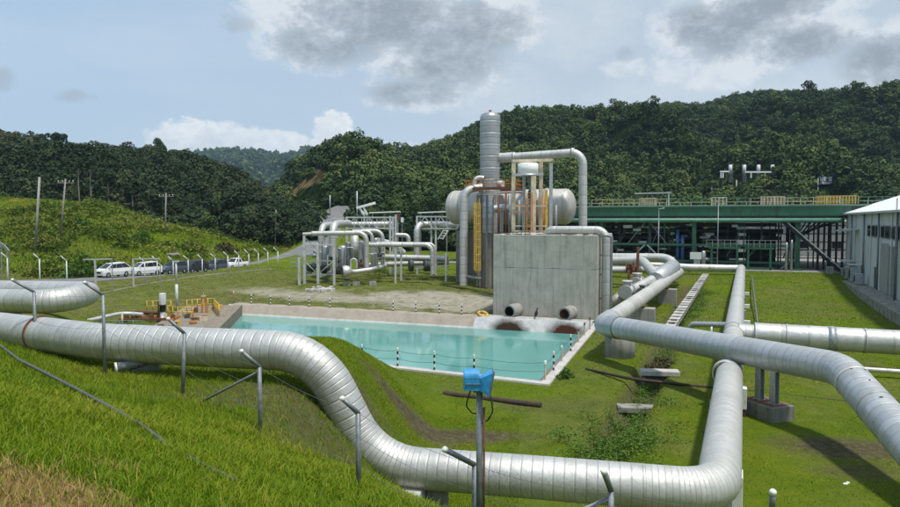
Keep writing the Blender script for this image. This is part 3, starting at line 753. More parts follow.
b = MB().path([lowA.lerp(lowC, .80), lowC + q_ * .35, tj, far], R0 * .997, fil=[2.1, 3], n=36, step=.5, band=.17, eband=.10)
b.build('straight_section', M['clad_fine'], pm)
zf = far.z; farL = P(640, 258, 97)
b = MB().path([far + V((-.08, -.5, 0)) * 0 + (tj - far).normalized() * 1.2, far + (far - tj).normalized() * .0, P(690, 267.5, 98.5), P(630, 264, 101)], .52, fil=1.0, n=20, step=2, band=2)
b.build('far_section', M['pipe_white'], pm)
def collar(p, t, r, w, mat, parent, name='clamp_band'):
    t = V(t).normalized(); MB().lathe([(r * .9, 0), (r, 0), (r, w), (r * .9, w)], V(p) - t * w / 2, t, 28).build(name, mat, parent)
sd_ = (far - tj).normalized()
for k in (-.75, .75): collar(tj + sd_ * k, sd_, R0 + .035, .10, M['clad'], pm)
rp = P(41, 333.5, 23.35); rt = (up[2] - up[1]).normalized(); collar(rp, rt, R0 + .03, .06, M['rust'], pm, 'rusty_band')
for f_ in (.3, .62, .83):
    collar(tj.lerp(far, f_), sd_, R0 + .02, .12, M['clad'], pm)
ps_ = lowC.lerp(tj, .55); collar(ps_, sd_, R0 + .02, .5, M['clad_old'], pm, 'patched_band')
# -- branch to the right of the T
brE = G(1010, 349, zL); bt = (brE - tj); bt.z = 0; bt.normalize()
pb = thing('branch_pipeline', 'fat silver pipeline running right across the lawn from the tee joint', 'pipeline', (tj.x + bt.x * 6, tj.y + bt.y * 6, 0))
MB().path([tj + bt * .3, tj + bt * 1.3], .62, n=36, step=.4, band=.4, cap=False).build('reducer', M['clad'], pb)
MB().path([tj + bt * 1.3, tj + bt * 30], .74, n=40, step=.6, band=1.5).build('run', M['clad'], pb)
for s in (1.3, 3.1, 7.4, 13): collar(tj + bt * s, bt, .77, .12, M['clad'], pb)
# saddles below the branch
for i, s in enumerate((5.6, 12)):
    c = tj + bt * s; o = thing('pipe_saddle', ['grey steel saddle under the fat pipeline beyond the cracked bend', 'grey steel saddle under the fat pipeline at the frame edge'][i], 'pipe support', (c.x, c.y, 0), 'saddles of the branch pipeline')
    MB().box((c.x, c.y, .55), (.5, .9, 1.1), math.atan2(bt.y, bt.x)).build('stand', M['galv'], o)
    MB().lathe([(.70, -.2), (.78, -.2), (.78, .2), (.70, .2)], c, bt, 28).build('cradle', M['galv'], o)
# thin pale pipe below it
s0 = tj + bt * 2.6 + V((-.5, -2.1, -1.35)); b = MB().path([s0, s0 + bt * 27], .14, n=12, step=1, band=3)
tp = thing('drain_pipe', 'thin pale pipe on short pegs under the fat right hand pipeline', 'pipe', (s0.x, s0.y, .1)); b.build('tube', M['pipe_white'], tp)
for k in range(7):
    c = s0 + bt * (1 + k * 3.2); MB().tube((c.x, c.y, -.1), (c.x, c.y, c.z + .1), .05).build('peg', M['galv'], tp)
# -- overhead pipeline crossing in front
e0 = P(603, 325, 44.0); bend = P(842, 369, 27.6); mid = P(745, 353, 32.0); end = P(1010, 560, 17.5)
end = bend + (P(905, 440, 22.6) - bend) * 2.6
farA = P(679, 272, 88)
po = thing('overhead_pipeline', 'raised silver pipeline crossing the lawn above the others, bent down at right', 'pipeline', (e0.x, e0.y, 0))
dB = (bend - e0).normalized()
b = MB().path([e0.lerp(farA, .06), e0, bend, end], .68, fil=[1.75, 2.6], n=40, step=.5, band=.40, eband=.3)
bC = b
b = MB().path([e0.lerp(farA, .055), farA], .60, n=28, step=1, band=1.6); b.build('rear_section', M['clad_old'], po)
for f_ in (.995, .88, 1.05): pass
bd2 = (end - bend).normalized()
for s, w in ((1.15, .16), (3.1, .05)): collar(bend + bd2 * s, bd2, .70, w, M['clad_old'] if s < 2 else M['clad'], po, 'torn_seam')
# ragged dents at the bend
b = bC; b.cur = 1
for k in range(9):
    s = random.uniform(.5, 4.5); a = random.uniform(.3, 1.9); side = bd2.cross(V((0, 0, 1))).normalized(); upn = side.cross(bd2)
    c = bend + bd2 * (s + .3) + (side * math.cos(a) * -1 + upn * math.sin(a)) * .685
    nrm = (c - (bend + bd2 * (s + .3))).normalized(); t1 = bd2; t2 = nrm.cross(bd2); w, h = random.uniform(.03, .09), random.uniform(.05, .16)
    b._add([c + nrm * .006 - t1 * w, c + nrm * .006 + t2 * h * .6 + t1 * w * .3, c + nrm * .006 + t1 * w * 1.1, c + nrm * .006 - t2 * h * .7], [(0, 1, 2, 3)])
b.build('crossing_section', [M['clad_blue'], M['black']], po)
# piers of the overhead pipeline
c = P(620, 340, 45); p1 = thing('pipe_pier', 'round stained concrete pier under the elbow beside the pond', 'pier', (c.x, c.y, 0), 'piers of the overhead pipeline')
MB().lathe([(0, -.3), (1.02, -.3), (1.0, 1.45), (.97, 1.5), (0, 1.5)], (c.x, c.y, 0), n=12, smooth=None).build('block', M['conc'], p1)
MB().lathe([(.72, -.5), (.72, .5)], e0 + dB * 1.4, dB, 24).build('cradle', M['galv'], p1)
c = V((P(766, 417, 31.3).x, 31.3, 0)); yaw = math.atan2(dB.y, dB.x)
p2 = thing('pipe_trestle', 'concrete block with two grey steel columns under the overhead pipeline', 'pipe support', c)
MB().box((c.x, c.y, .30), (2.0, 1.35, .9), yaw, .03).build('footing', M['conc_dark'], p2)
top = 2.5
for s in (-.42, .45):
    q = c + V((math.cos(yaw), math.sin(yaw), 0)) * s
    col = MB()
    for o_ in (-.13, .13): col.box((q.x - math.sin(yaw) * o_, q.y + math.cos(yaw) * o_, (top + .75) / 2), (.30, .03, top - .75), yaw)
    col.box((q.x, q.y, (top + .75) / 2), (.03, .24, top - .75), yaw); col.box((q.x, q.y, .765), (.42, .42, .03), yaw); col.build('column', M['galv'], p2)
q = e0.lerp(bend, (c.x - e0.x) / (bend.x - e0.x))
MB().box((c.x, c.y, top - .12), (1.5, .5, .2), yaw).build('saddle', M['galv'], p2)
MB().box((c.x, c.y, .757), (1.7, 1.05, .016), yaw).build('rust_stained_top', M['rust'], p2)
for i, (u, v0, v1, d) in enumerate(((662, 300, 314, 58), (678, 284, 296, 74))):
    dd = .0; s = (d - 44) / 44; c = e0.lerp(farA, s); o = thing('pipe_pier', ['square concrete pier below the receding pipe, nearer of two by the cable tray', 'square concrete pier below the receding pipe, farther of two by the cable tray'][i], 'pier', (c.x, c.y, 0), 'piers of the overhead pipeline')
    MB().box((c.x + .35, c.y, .75), (1.9, 1.1, 1.9), -math.radians(23) , .03).build('block', M['conc'], o)
    MB().box((c.x, c.y, 1.74), (.9, .7, .12), -math.radians(23)).build('plate', M['rust'], o)
# bypass loop over the T
z_ = .3
a0, a1, a2, a3 = G(689, 338, .3), G(690, 324, 1.9), G(748, 325.5, 2.9), G(751, 340, .3)
lo = thing('bypass_pipe', 'slim grey pipe arching over the tee joint of the big pipelines', 'pipe', (a0.x, a0.y, 0))
a1 = P(690, 324, a0.y); a2 = P(746, 325.5, a0.y - 3.2); a3 = V((a2.x + .5, a2.y - .3, 0.4))
MB().path([V((a1.x, a1.y, 0.5)), a1, a2, V((a2.x + .25, a2.y - .1, 0.2))], .21, fil=.55, n=14, band=.6).build('tube', M['galv'], lo)
MB().tube(V((a2.x - 2.4, a2.y + .1, .2)), V((a2.x - 2.4, a2.y + .1, a2.z - .1)), .08).build('prop', M['galv'], lo)
MB().path([V((a0.x + .2, a0.y - .5, .35)), V((a0.x + 3.2, a0.y - 1.6, .45))], .09, n=8).build('rusty_lower_pipe', M['rust'], lo)
# slim conduit right of the straight section
c0_, c1_ = G(746, 333, .35), G(744.5, 276, 1.7); cd = thing('conduit', 'thin grey conduit on clips along the right side of the straight pipe', 'conduit', (c0_.x, c0_.y, 0))
MB().path([c0_ + V((1.0, 0, 0)), c1_ + V((1.0, 0, 0))], .06, n=8).build('tube', M['galv_dark'], cd)
for k in range(9):
    q = c0_.lerp(c1_, k / 8.5) + V((1.0, 0, 0)); MB().box((q.x, q.y, q.z * .5), (.12, .1, q.z + .25)).build('clip_post', M['galv'], cd)
# white plate supports along the straight section
for i, (s, lab) in enumerate(((.045, 'white plate support with rusty foot beside the near elbow'), (.46, 'white plate support beside the straight pipe just behind the steel trestle'))):
    c = lowC.lerp(tj, s + .05); o = thing('pipe_shoe', lab, 'pipe support', (c.x + .75, c.y, 0), 'white supports of the straight pipe')
    MB().box((c.x + .82, c.y - .1, .98), (.30, .75, .95), -math.radians(23), .01).build('plate', M['white'], o)
    MB().box((c.x + .82, c.y - .1, .25), (.24, .5, .5), -math.radians(23)).build('foot', M['rust'], o)
    MB().box((c.x, c.y, .62), (1.3, .5, .22), -math.radians(23)).build('saddle', M['conc'], o)
for i, f_ in enumerate((.06, .24, .43)):
    c = tj.lerp(far, f_ + .06); o = thing('pipe_shoe', ['white box support right of the straight pipe, nearest the tee joint', 'white box support right of the straight pipe, middle of the far three', 'white box support right of the straight pipe, closest to the plant'][i], 'pipe support', (c.x, c.y, 0), 'white supports of the straight pipe')
    MB().box((c.x + .85, c.y, 1.55), (.5, .35, .3), -math.radians(23)).build('plate', M['white'], o)
    MB().box((c.x, c.y, .6), (1.5, .6, 1.2), -math.radians(23)).build('saddle', M['conc'], o)
# block under the lower run
c = lowA.lerp(lowC, .045); o = thing('pipe_pier', 'pale concrete block under the foot of the pipeline drop', 'pier', (c.x, c.y - .3, .3), 'piers of the steam pipeline')
MB().box((c.x - .05, c.y - .45, .72), (.85, .7, 1.3), -.2, .03).build('block', M['conc_pale'], o)
MB().box((c.x + .35, c.y + .1, .95), (1.5, .5, .75), -.2).build('saddle', M['conc_dark'], o)
# stub with white cap below the upper run
c = P(131, 365, 21.2); o = thing('pipe_pier', 'steel saddle with a grey stub tube, white end cap, below the bank pipeline', 'pier', (c.x, c.y, gz(c.x, c.y)), 'piers of the steam pipeline')
dv = V((1, .62, .12)).normalized(); MB().tube(c - dv * .42, c + dv * .9, .155, 16).build('stub', M['galv_dark'], o); MB().tube(c - dv * .46, c - dv * .40, .17, 16).build('cap', M['white'], o)
MB().box(c + V((.28, .35, .1)), (.9, .55, .7), .3, .02).build('block', M['galv_dark'], o)
# two hairpin pipes at upper left
u0 = P(-190, 297, 39); u1 = P(48, 302, 33.3); u2 = u1 + V((.2, 2.9, .15)); u3 = P(-190, 288, 44)
hp = thing('hairpin_pipe', 'large silver pipe doubling back in a hairpin bend at the left edge', 'pipeline', (u1.x, u1.y, gz(u1.x, u1.y)))
MB().path([u0, u1 + V((.5, 0, 0)), u2 + V((.5, 0, 0)), u3], .60, fil=1.0, n=32, step=.6, band=.6, eband=.2).build('tube', M['clad'], hp)
MB().box((P(8, 318, 34.6).x, 34.7, 4.15), (1.0, .8, .9), .2).build('support', M['conc'], hp)
# slim silver pipe to the quay
q0, q1, q2, q3 = P(40, 331, 45), P(96, 319, 54), P(122, 313, 58), P(143, 314.5, 58)
sp = thing('suction_pipe', 'slim silver pipe on green posts leading to the yellow railed quay', 'pipe', (q1.x, q1.y, 0))
MB().path([q0, q1, q2, q3], .16, fil=1.2, n=12, step=1).build('tube', M['pipe_white'], sp)
for u, v0, v1, d in ((122, 314, 324, 57.5), (92, 321, 329, 54)):
    a = P(u, v0, d); MB().tube((a.x, a.y, gz(a.x, a.y) - .2), a, .07, 8).build('post', M['tan'], sp)
rl = thing('guard_rail', 'low pale green rail beside the slim silver pipe', 'railing', P(112, 324, 57))
for dv in (0, -.35): MB().tube(P(92, 321, 54.5) + V((0, 0, dv)), P(145, 320.5, 57) + V((0, 0, dv)), .04, 6).build('rail', M['green_light'], rl)
for u in (104, 119, 133): a = P(u, 320.7, 56); MB().tube((a.x, a.y, gz(a.x, a.y) - .1), a, .04, 6).build('post', M['green_light'], rl)

# ================================================================== NEAR FENCE
def fpost(px, lab, arm=(-.8, -.45), al=.58, brace=None, h=None, lean=(0, 0)):
    u, v, d = px; t_ = P(u, v, d); g_ = gz(t_.x, t_.y)
    o = thing('fence_post', lab, 'fence post', (t_.x - lean[0], t_.y - lean[1], g_ - .1), 'bent galvanised posts of the near fence')
    MB().tube((t_.x - lean[0], t_.y - lean[1], g_ - .3), t_, .05, 12).build('upright', M['galv_dark'], o)
    av = V((arm[0], arm[1], 1.0 if len(arm) < 3 else arm[2])).normalized(); MB().tube(t_ - av * .02, t_ + av * al, .045, 12).build('arm', M['galv_dark'], o)
    MB().lathe([(0, -.005), (.05, 0), (.05, .05), (.03, .075), (0, .076)], t_ + av * al, av, 12).build('cap', M['white'], o)
    if brace: 
        q = P(*brace); MB().tube(t_ - V((0, 0, .1)), q, .032, 10).build('brace', M['galv_dark'], o)
    return t_
FP = []
FP.append(fpost((34, 292, 23.0), 'bent grey fence post in front of the hairpin pipe end', (-1, -.5, .8), .72))
FP.append(fpost((103, 295, 20.2), 'bent grey fence post standing before the slim silver pipe', (-1, -.45, .9), .58))
FP.append(fpost((184.5, 333.5, 18.6), 'bent grey fence post just left of the shadow under the pipeline, no brace', (-.85, -.4, 1), .56, lean=(.1, 0)))
FP.append(fpost((259.5, 367, 15.5), 'bent grey fence post with a long diagonal brace down to its left', (-.85, -.4, .95), .53, brace=(184, 411, 18.0)))
FP.append(fpost((358, 413, 12.6), 'bent grey fence post in front of the pipeline drop', (-.7, -.35, .8), .40))
FP.append(fpost((475, 465, 10.9), 'short bent grey fence post beside the blue floodlight pole', (-1.1, -.5, .75), .60))
FP.append(fpost((611, 491, 10.0), 'fence post with white cap and brace, below the leafy drain', (-.42, -.55, 1), .42, brace=(540, 528, 10.2)))
FP.append(fpost((772, 509, 9.6), 'fence post whose white capped tip shows right of the near elbow', (-.12, -.3, 1), .26))
# a thin strand of barbed wire between the arms
wires = []
for i, (a, b_) in enumerate(zip(FP[2:-1], FP[3:])):
    pass
bw = thing('wire_fence', 'thin sagging wires and mesh strung between the near fence posts', 'wire fence', (FP[6].x, FP[6].y, FP[6].z - 2))
for hgt in (0.0, -.45, -1.0):
    b = MB()
    for a, b_ in zip(FP[:-1], FP[1:]):
        pts = [a.lerp(b_, k / 8) + V((0, 0, hgt - .10 * (1 - (k / 4 - 1) ** 2))) for k in range(9)]
        for p_, q_ in zip(pts[:-1], pts[1:]): b.bar(p_, q_, .005)
    b.build('strand', M['galv_dark'], bw)
b = MB()
for a, b_ in zip(FP[5:-1], FP[6:]):
    L = (b_ - a); n_ = int(L.length / .09)
    for k in range(-8, n_ + 8):
        for sgn in (1, -1):
            f0, f1 = k / n_, (k + sgn * 9) / n_; z0, z1 = 0.0, -1.25
            g0, g1 = min(max(f0, 0), 1), min(max(f1, 0), 1)
            if f0 == f1 or g0 == g1: continue
            za, zb_ = z0 + (g0 - f0) / (f1 - f0) * (z1 - z0), z0 + (g1 - f0) / (f1 - f0) * (z1 - z0)
            b.bar(a + L * g0 + V((0, 0, za)), a + L * g1 + V((0, 0, zb_)), .0022)
b.build('mesh_panel', M['galv_dark'], bw)
# cable on the slope
pts = []
for u, v in ((-40, 330), (0, 351), (20, 367), (45, 380), (80, 399), (110, 416), (140, 434), (170, 451), (205, 471), (235, 486)):
    q = T(u, v, 4); pts.append(V((q.x, q.y, q.z + .17 - .10 * (u > 150))))
MB().path(pts, .036, fil=.4, n=8, step=.3).build('cable', M['rope'], label='dark grey cable lying across the grass of the near slope', cat='cable')

# ================================================================== BLUE FLOODLIGHT
lp = P(479.5, 391, 10.5); g_ = gz(lp.x, lp.y)
fl = thing('floodlight', 'sky blue floodlight on a grey pole with looping black cables', 'floodlight', (lp.x, lp.y, g_))
MB().tube((lp.x, lp.y, g_ - .2), lp, .05, 12).build('pole', M['galv_dark'], fl)
MB().tube((lp.x + .07, lp.y - .03, g_ - .2), (lp.x + .07, lp.y - .03, lp.z - .25), .018, 8).build('conduit', M['rust'], fl)
hz = lp.z + .17
b = MB()      # housing: half-round top over a squared ballast box
prof = [(.125 * math.cos(a), .125 * math.sin(a) + .06) for a in np.linspace(-.2, PI + .2, 15)] + [(-.12, -.02), (-.115, -.135), (.115, -.135), (.12, -.02)]
x0, x1 = lp.x - .25, lp.x - .005; n_ = len(prof)
vs = [(x0, lp.y - .02 + y * .96, hz + z * .96) for y, z in prof] + [(x0 + .02, lp.y - .02 + y, hz + z) for y, z in prof] + [(x1, lp.y - .02 + y, hz + z) for y, z in prof]
fs = [tuple(range(n_))] + [(k * n_ + i, k * n_ + (i + 1) % n_, k * n_ + n_ + (i + 1) % n_, k * n_ + n_ + i) for k in range(2) for i in range(n_)] + [tuple(range(3 * n_ - 1, 2 * n_ - 1, -1))]
b._add(vs, fs).build('housing', M['blue'], fl)
MB().box((x0 + .14, lp.y - .02, hz - .03), (.22, .27, .012)).build('seam', M['galv_dark'], fl)
b = MB()      # flared reflector shell, open to the right
r0 = [(lp.x, -.09, -.11), (lp.x, .09, -.11), (lp.x, .09, .08), (lp.x, -.09, .08)]
r1 = [(lp.x + .15, -.17, -.19), (lp.x + .15, .17, -.19), (lp.x + .215, .17, .19), (lp.x + .215, -.17, .19)]
b._add([(x, lp.y - .02 + y, hz + z - .03) for x, y, z in r0 + r1], [(0, 1, 5, 4), (1, 2, 6, 5), (2, 3, 7, 6), (3, 0, 4, 7)]).build('reflector', M['blue'], fl)
b = MB(); cs = [V((x, lp.y - .02 + y, hz + z - .03)) for x, y, z in r1]
for i in range(4): b.bar(cs[i], cs[(i + 1) % 4], .022, .03)
b.build('front_frame', M['galv_dark'], fl)
MB().face([c + (V((lp.x + .1, lp.y, hz)) - c) * .06 for c in cs]).build('glass', M['lamp_lens'], fl)
MB().box((lp.x, lp.y, lp.z + .01), (.2, .1, .05)).bar((lp.x + .06, lp.y, lp.z), (lp.x + .12, lp.y, hz - .1), .04).bar((lp.x - .05, lp.y, lp.z), (lp.x - .08, lp.y, hz - .1), .04).build('bracket', M['galv_dark'], fl)
for s, e_ in (((-.12, 0, .06), (-.02, 0, -.36)), ((.16, 0, .02), (.05, 0, -.5))):
    a, c = lp + V(s), lp + V(e_); m = (a + c) / 2 + V((-.14 if s[0] < 0 else .1, -.05, -.08))
    MB().path([a, a.lerp(m, .75) + V((0, 0, .03)), m, c + (m - c) * .5 + V((0, 0, -.05)), c], .012, fil=.08, n=8).build('flex_cable', M['black'], fl)

# ================================================================== POND BOLLARDS
def striped(name, lab, base, h, r, grp, wired=True):
    o = thing(name, lab, 'bollard', base, grp); n_ = 6
    w = MB()
    for i in range(n_): w.cur = (i + 1) % 2; w.lathe([(r, base[2] + h * i / n_), (r, base[2] + h * (i + 1) / n_)], (base[0], base[1], 0), n=10)
    w.cur = 0; w.lathe([(r, base[2] + h), (r * .6, base[2] + h + .03), (0, base[2] + h + .035)], (base[0], base[1], 0), n=10)
    w.build('shaft', [M['white'], M['black']], o)
    MB().lathe([(r * 2.2, base[2]), (r * 2.2, base[2] + .04), (0, base[2] + .04)], (base[0], base[1], 0), n=10).build('foot', M['conc'], o); return o
near = [(362, 358), (398, 367), (435, 371), (475, 375)]
ordw = ['second bollard of the near pond edge, standing before open water left of the middle', 'third bollard of the near pond edge', 'bollard of the near pond edge just left of the blue floodlight', 'bollard of the near pond edge directly behind the blue floodlight']
C_, D_ = np.array(POND[2]), np.array(POND[3])
NB = []
for i, (u, v) in enumerate(near):
    k = (u - CX) / F; t_ = (k * C_[1] - C_[0]) / ((D_[0] - C_[0]) - k * (D_[1] - C_[1])); q = C_ + (D_ - C_) * t_
    nrm = np.array([-.39, -.92]) * .12; p = (q[0] + nrm[0], q[1] + nrm[1], .1)
    lab = ['black and white bollard on the near pond edge, closest to the grassy bank', 'black and white bollard on the near pond edge, second from the grassy bank', 'black and white bollard on the near pond edge, third from the grassy bank', 'black and white bollard on the near pond edge behind the blue floodlight'][i]
    striped('bollard', lab, p, 1.15, .055, 'black and white bollards round the pond'); NB.append(V(p))
RB = []
Bc = np.array(POND[1])
right = [(.0, 0), (.115, 1), (.24, 0), (.40, 1), (.56, 0), (.70, 0), (.84, 0)]
for i, (f_, st) in enumerate(right):
    q = C_ + (Bc - C_) * (f_ + .015) + np.array([.1, -.05]); p = (q[0], q[1], .1)
    if st or i == 0:
        if i == 0:
            o = thing('bollard', 'cream bollard with a white cap on the near right pond corner', 'bollard', p, 'cream bollards of the right pond edge')
            MB().lathe([(.055, .1), (.055, 1.0)], (p[0], p[1], 0), n=10).build('shaft', M['tan'], o); MB().lathe([(.075, 1.0), (.075, 1.18), (.05, 1.22), (0, 1.22)], (p[0], p[1], 0), n=10).build('cap', M['white'], o)
        else: striped('bollard', ['', 'black and white bollard on the right pond edge, next to the corner one', '', 'black and white bollard on the right pond edge, nearer the outfalls'][i], p, 1.15, .055, 'black and white bollards round the pond')
    else:
        o = thing('bollard', {2: 'cream bollard between the two striped ones on the right pond edge', 4: 'cream bollard on the right pond edge past both striped ones', 5: 'cream bollard on the right pond edge, last but one before the elbow', 6: 'cream bollard on the right pond edge closest to the pipeline elbow'}[i], 'bollard', p, 'cream bollards of the right pond edge')
        MB().lathe([(.06, .1), (.06, .95)], (p[0], p[1], 0), n=10).build('shaft', M['tan'], o); MB().lathe([(.07, .95), (.07, 1.1), (.04, 1.15), (0, 1.15)], (p[0], p[1], 0), n=10).build('cap', M['rust'] if i > 3 else M['white'], o)
    RB.append(V(p))
FB = []
fars = [(226, 309, 0), (244, 306.5, 1), (263.3, 306.5, 1), (282.7, 307, 1), (302.7, 307.5, 1), (323.5, 308, 1), (388, 312, 1), (411, 313, 1), (435, 314, 1), (458, 315, 1)]
fl_ = ['plain cream marker post at the far left pond corner'] + ['black and white bollard on the far pond edge, ' + w for w in ('next to the cream corner post', 'second from the cream corner post', 'third from the cream corner post', 'fourth from the cream corner post', 'fifth from the cream corner post', 'fourth left of the yellow lifebuoy', 'third left of the yellow lifebuoy', 'second left of the yellow lifebuoy', 'next to the yellow lifebuoy')]
for i, (u, v, st) in enumerate(fars):
    k = (u - CX) / F; t_ = (k * A[1] - A[0]) / ((B[0] - A[0]) - k * (B[1] - A[1])); q = A + (B - A) * t_ + nn * 1.1; p = (q[0], q[1], .12)
    if st: striped('bollard', fl_[i], p, 1.05, .06, 'black and white bollards round the pond')
    else: MB().lathe([(0, p[2]), (.09, p[2]), (.08, 1.35), (.03, 1.5), (0, 1.5)], (p[0], p[1], 0), n=10).build('marker_post', M['tan'], label=fl_[i], cat='post')
    FB.append(V(p))
def chain(name, lab, pts, hs=(1.0, .5), sag=.12, r=.009, mat='rope'):
    o = thing(name, lab, 'rope', pts[0])
    for h in hs:
        b = MB()
        for a, c in zip(pts[:-1], pts[1:]):
            q = [a.lerp(c, k / 8) + V((0, 0, h - sag * (1 - (k / 4 - 1) ** 2))) for k in range(9)]
            for s, e_ in zip(q[:-1], q[1:]): b.bar(s, e_, r * 2)
        b.build('strand', M[mat], o)
chain('safety_rope', 'two sagging blue grey ropes along the near pond edge', [V(p) for p in NB[:1]][0:0] + [NB[0] + (NB[0] - NB[1]) * .8] + NB + RB[:1])
chain('safety_rope', 'ropes strung between bollards of the right pond edge', RB)
chain('safety_rope', 'faint ropes along the far pond edge bollards', FB, r=.007)
# lifebuoy on the ledge
q = A + (B - A) * .728 + nn * .75; lb = thing('lifebuoy', 'yellow lifebuoy lying on the tan ledge left of the concrete block', 'lifebuoy', (q[0], q[1], .2))
b = MB(); R_, r_ = .44, .12; vs = []; fs = []; Mx = Matrix.Translation((q[0], q[1], .36)) @ Matrix.Rotation(.35, 4, 'X') @ Matrix.Rotation(.2, 4, 'Y')
for i in range(28):
    for j in range(10):
        a, c = 2 * PI * i / 28, 2 * PI * j / 10; vs.append(Mx @ V(((R_ + r_ * math.cos(c)) * math.cos(a), (R_ + r_ * math.cos(c)) * math.sin(a), r_ * math.sin(c))))
for i in range(28):
    for j in range(10): fs.append((i * 10 + j, ((i + 1) % 28) * 10 + j, ((i + 1) % 28) * 10 + (j + 1) % 10, i * 10 + (j + 1) % 10))
b._add(vs, fs, True).build('ring', M['yellow'], lb)
for k in range(4):
    a = k * PI / 2 + .4; MB().lathe([(r_ + .012, -.06), (r_ + .012, .06)], Mx @ V((R_ * math.cos(a), R_ * math.sin(a), 0)), (Mx.to_3x3() @ V((-math.sin(a), math.cos(a), 0))), 12).build('band', M['orange'], lb)

# ================================================================== CONCRETE BLOCK, OUTFALLS
cb = thing('outfall_block', 'big board marked grey concrete block behind the pond', 'concrete block', blk(5, 5, 0))
Hb = 7.85
b = MB(); W_, Dp = 9.9, 9.5
c4 = [blk(0, 0, 0), blk(W_, 0, 0), blk(W_, Dp, 0), blk(0, Dp, 0)]
b.box(blk(W_ / 2, Dp / 2, (Hb - .5) / 2), (W_, Dp, Hb + .5), YAW, .07).build('wall', M['conc_block'], cb)
b = MB(); zz = Hb
for k in range(40):
    a_ = random.uniform(0, W_); b.box(blk(a_, .12 + .1 * random.random(), Hb + .03), (random.uniform(.1, .6), .2, .08), YAW)
b.build('crusty_rim', M['conc_dark'], cb)
for k in range(9): MB().tube(blk(.3 + k * .4, .3, Hb), blk(.3 + k * .4, .3, Hb + random.uniform(.2, .5)), .03, 6).build('rebar', M['rust'], cb)
dirO = V((-.58, -.80, -.05)).normalized()
for i, o_ in enumerate(OUT):
    ot = thing('outfall_pipe', ['round outfall pipe, rusty black mouth, at the left foot of the concrete block', 'round outfall pipe, rusty black mouth, at the right foot of the concrete block'][i], 'outfall pipe', (o_.x, o_.y, .1), 'outfalls of the concrete block')
    s = o_ - dirO * .6; e_ = o_ + dirO * 1.35; R_ = .62
    MB().lathe([(R_, 0), (R_, (e_ - s).length), (R_ * .78, (e_ - s).length), (R_ * .74, (e_ - s).length - 1.2), (0, (e_ - s).length - 1.2)], s, dirO, 28, band=[0, 2, 2, 3, 3]).build('tube', M['conc'], ot)
    MB().lathe([(R_ * .77, (e_ - s).length + .004), (R_ * .72, (e_ - s).length - 1.18), (0, (e_ - s).length - 1.18)], s, dirO, 24).build('mouth', M['rust'] if i else M['black'], ot)
    MB().box(o_ + dirO * .9 + V((0, 0, -.68)), (1.0, .9, .5), YAW).build('footing', M['conc_dark'], ot)
# a small dark bird at the apron edge
q = A + e * (float(np.dot(BLK - A, e)) + 4.6) + nn * .35; bd = thing('water_bird', 'small dark bird standing upright on the pale apron between the outfalls', 'bird', (q[0], q[1], .18))
b = MB(); b.lathe([(0, 0), (.09, .06), (.15, .22), (.13, .42), (.06, .58), (.05, .68), (.075, .74), (.06, .81), (0, .84)], (q[0], q[1], .42), (.22, 0, 1), 12)
b.lathe([(0, 0), (.05, .05), (.03, .3), (0, .42)], (q[0] - .02, q[1], .5), (-.35, 0, -1), 8); b.lathe([(.022, 0), (.012, .08), (0, .16)], (q[0] + .24, q[1], 1.17), (1, -.2, -.15), 6)
for s in (-.05, .05): b.tube((q[0] + s, q[1], .17), (q[0] + s, q[1], .55), .014, 5)
b.build('body', M['black'], bd)
# white pipe over the block and down its right side
w0, w1, w2 = blk(5.2, 1.3, Hb + .42), blk(W_ + .55, 1.1, Hb + .42), blk(W_ + .55, 1.1, .3)
wt = thing('vent_pipe', 'white pipe lying along the block top and bending down its right face', 'pipe', blk(8, 1.2, Hb))
MB().path([w0 + V((-.2, 1.2, -.6)), w0, w1, w2], .37, fil=.9, n=24, step=1, band=1.2, eband=.3).build('tube', M['clad_fine'], wt)
MB().path([blk(W_ + .75, .35, Hb - .1), blk(W_ + 1.15, .35, Hb - .1), blk(W_ + 1.15, .35, .1)], .12, fil=.2, n=10).build('side_tube', M['galv_dark'], wt)
MB().bar(blk(W_ - .2, .35, Hb - .1), blk(W_ + 1.0, .35, Hb - .1), .14).build('bracket', M['galv_dark'], wt)
for z in (2, 4.2, 6): MB().bar(blk(W_ - .05, 1.1, z), blk(W_ + 1.0, 1.1, z), .1).build('clip', M['galv_dark'], wt)
# ================================================================== SEPARATOR PLANT BEHIND THE BLOCK
def up3(p, z): return V((p.x, p.y, z))
d2 = V((D2[0], D2[1], 0)); d1 = V((D1[0], D1[1], 0)); UP = V((0, 0, 1))
vc = P(509, 207, 89); Rv = 2.25
hv_ = thing('flash_vessel', 'huge horizontal cream silver vessel with domed ends behind the concrete block', 'pressure vessel', up3(vc, 1.2))
prof = [(0, -8.75)] + [(Rv * math.sin(a), -7.55 - 1.2 * math.cos(a)) for a in np.linspace(.12, PI / 2, 8)] + [(Rv, z) for z in np.linspace(-6.5, 6.5, 9)] + [(Rv * math.cos(a), 7.55 + 1.2 * math.sin(a)) for a in np.linspace(0, PI / 2 - .12, 8)] + [(0, 8.75)]
MB().lathe(prof, vc, d2, 40, smooth=True, band=[z / 1.9 for r, z in prof]).build('shell', M['vessel'], hv_)
for s in (-5.9, 5.4):
    MB().box(up3(vc + d2 * s, 4.4), (1.6, 3.8, 6.8), -math.radians(23)).build('pedestal', M['conc_dark'], hv_)
    MB().lathe([(Rv + .02, -.5), (Rv + .1, -.5), (Rv + .1, .5), (Rv + .02, .5)], vc + d2 * s, d2, 36).build('saddle_band', M['vessel'], hv_)
for s in (-7.5, 7.5): MB().lathe([(Rv, -.06), (Rv + .04, -.06), (Rv + .04, .06), (Rv, .06)], vc + d2 * s, d2, 36).build('weld_band', M['clad_old'], hv_)
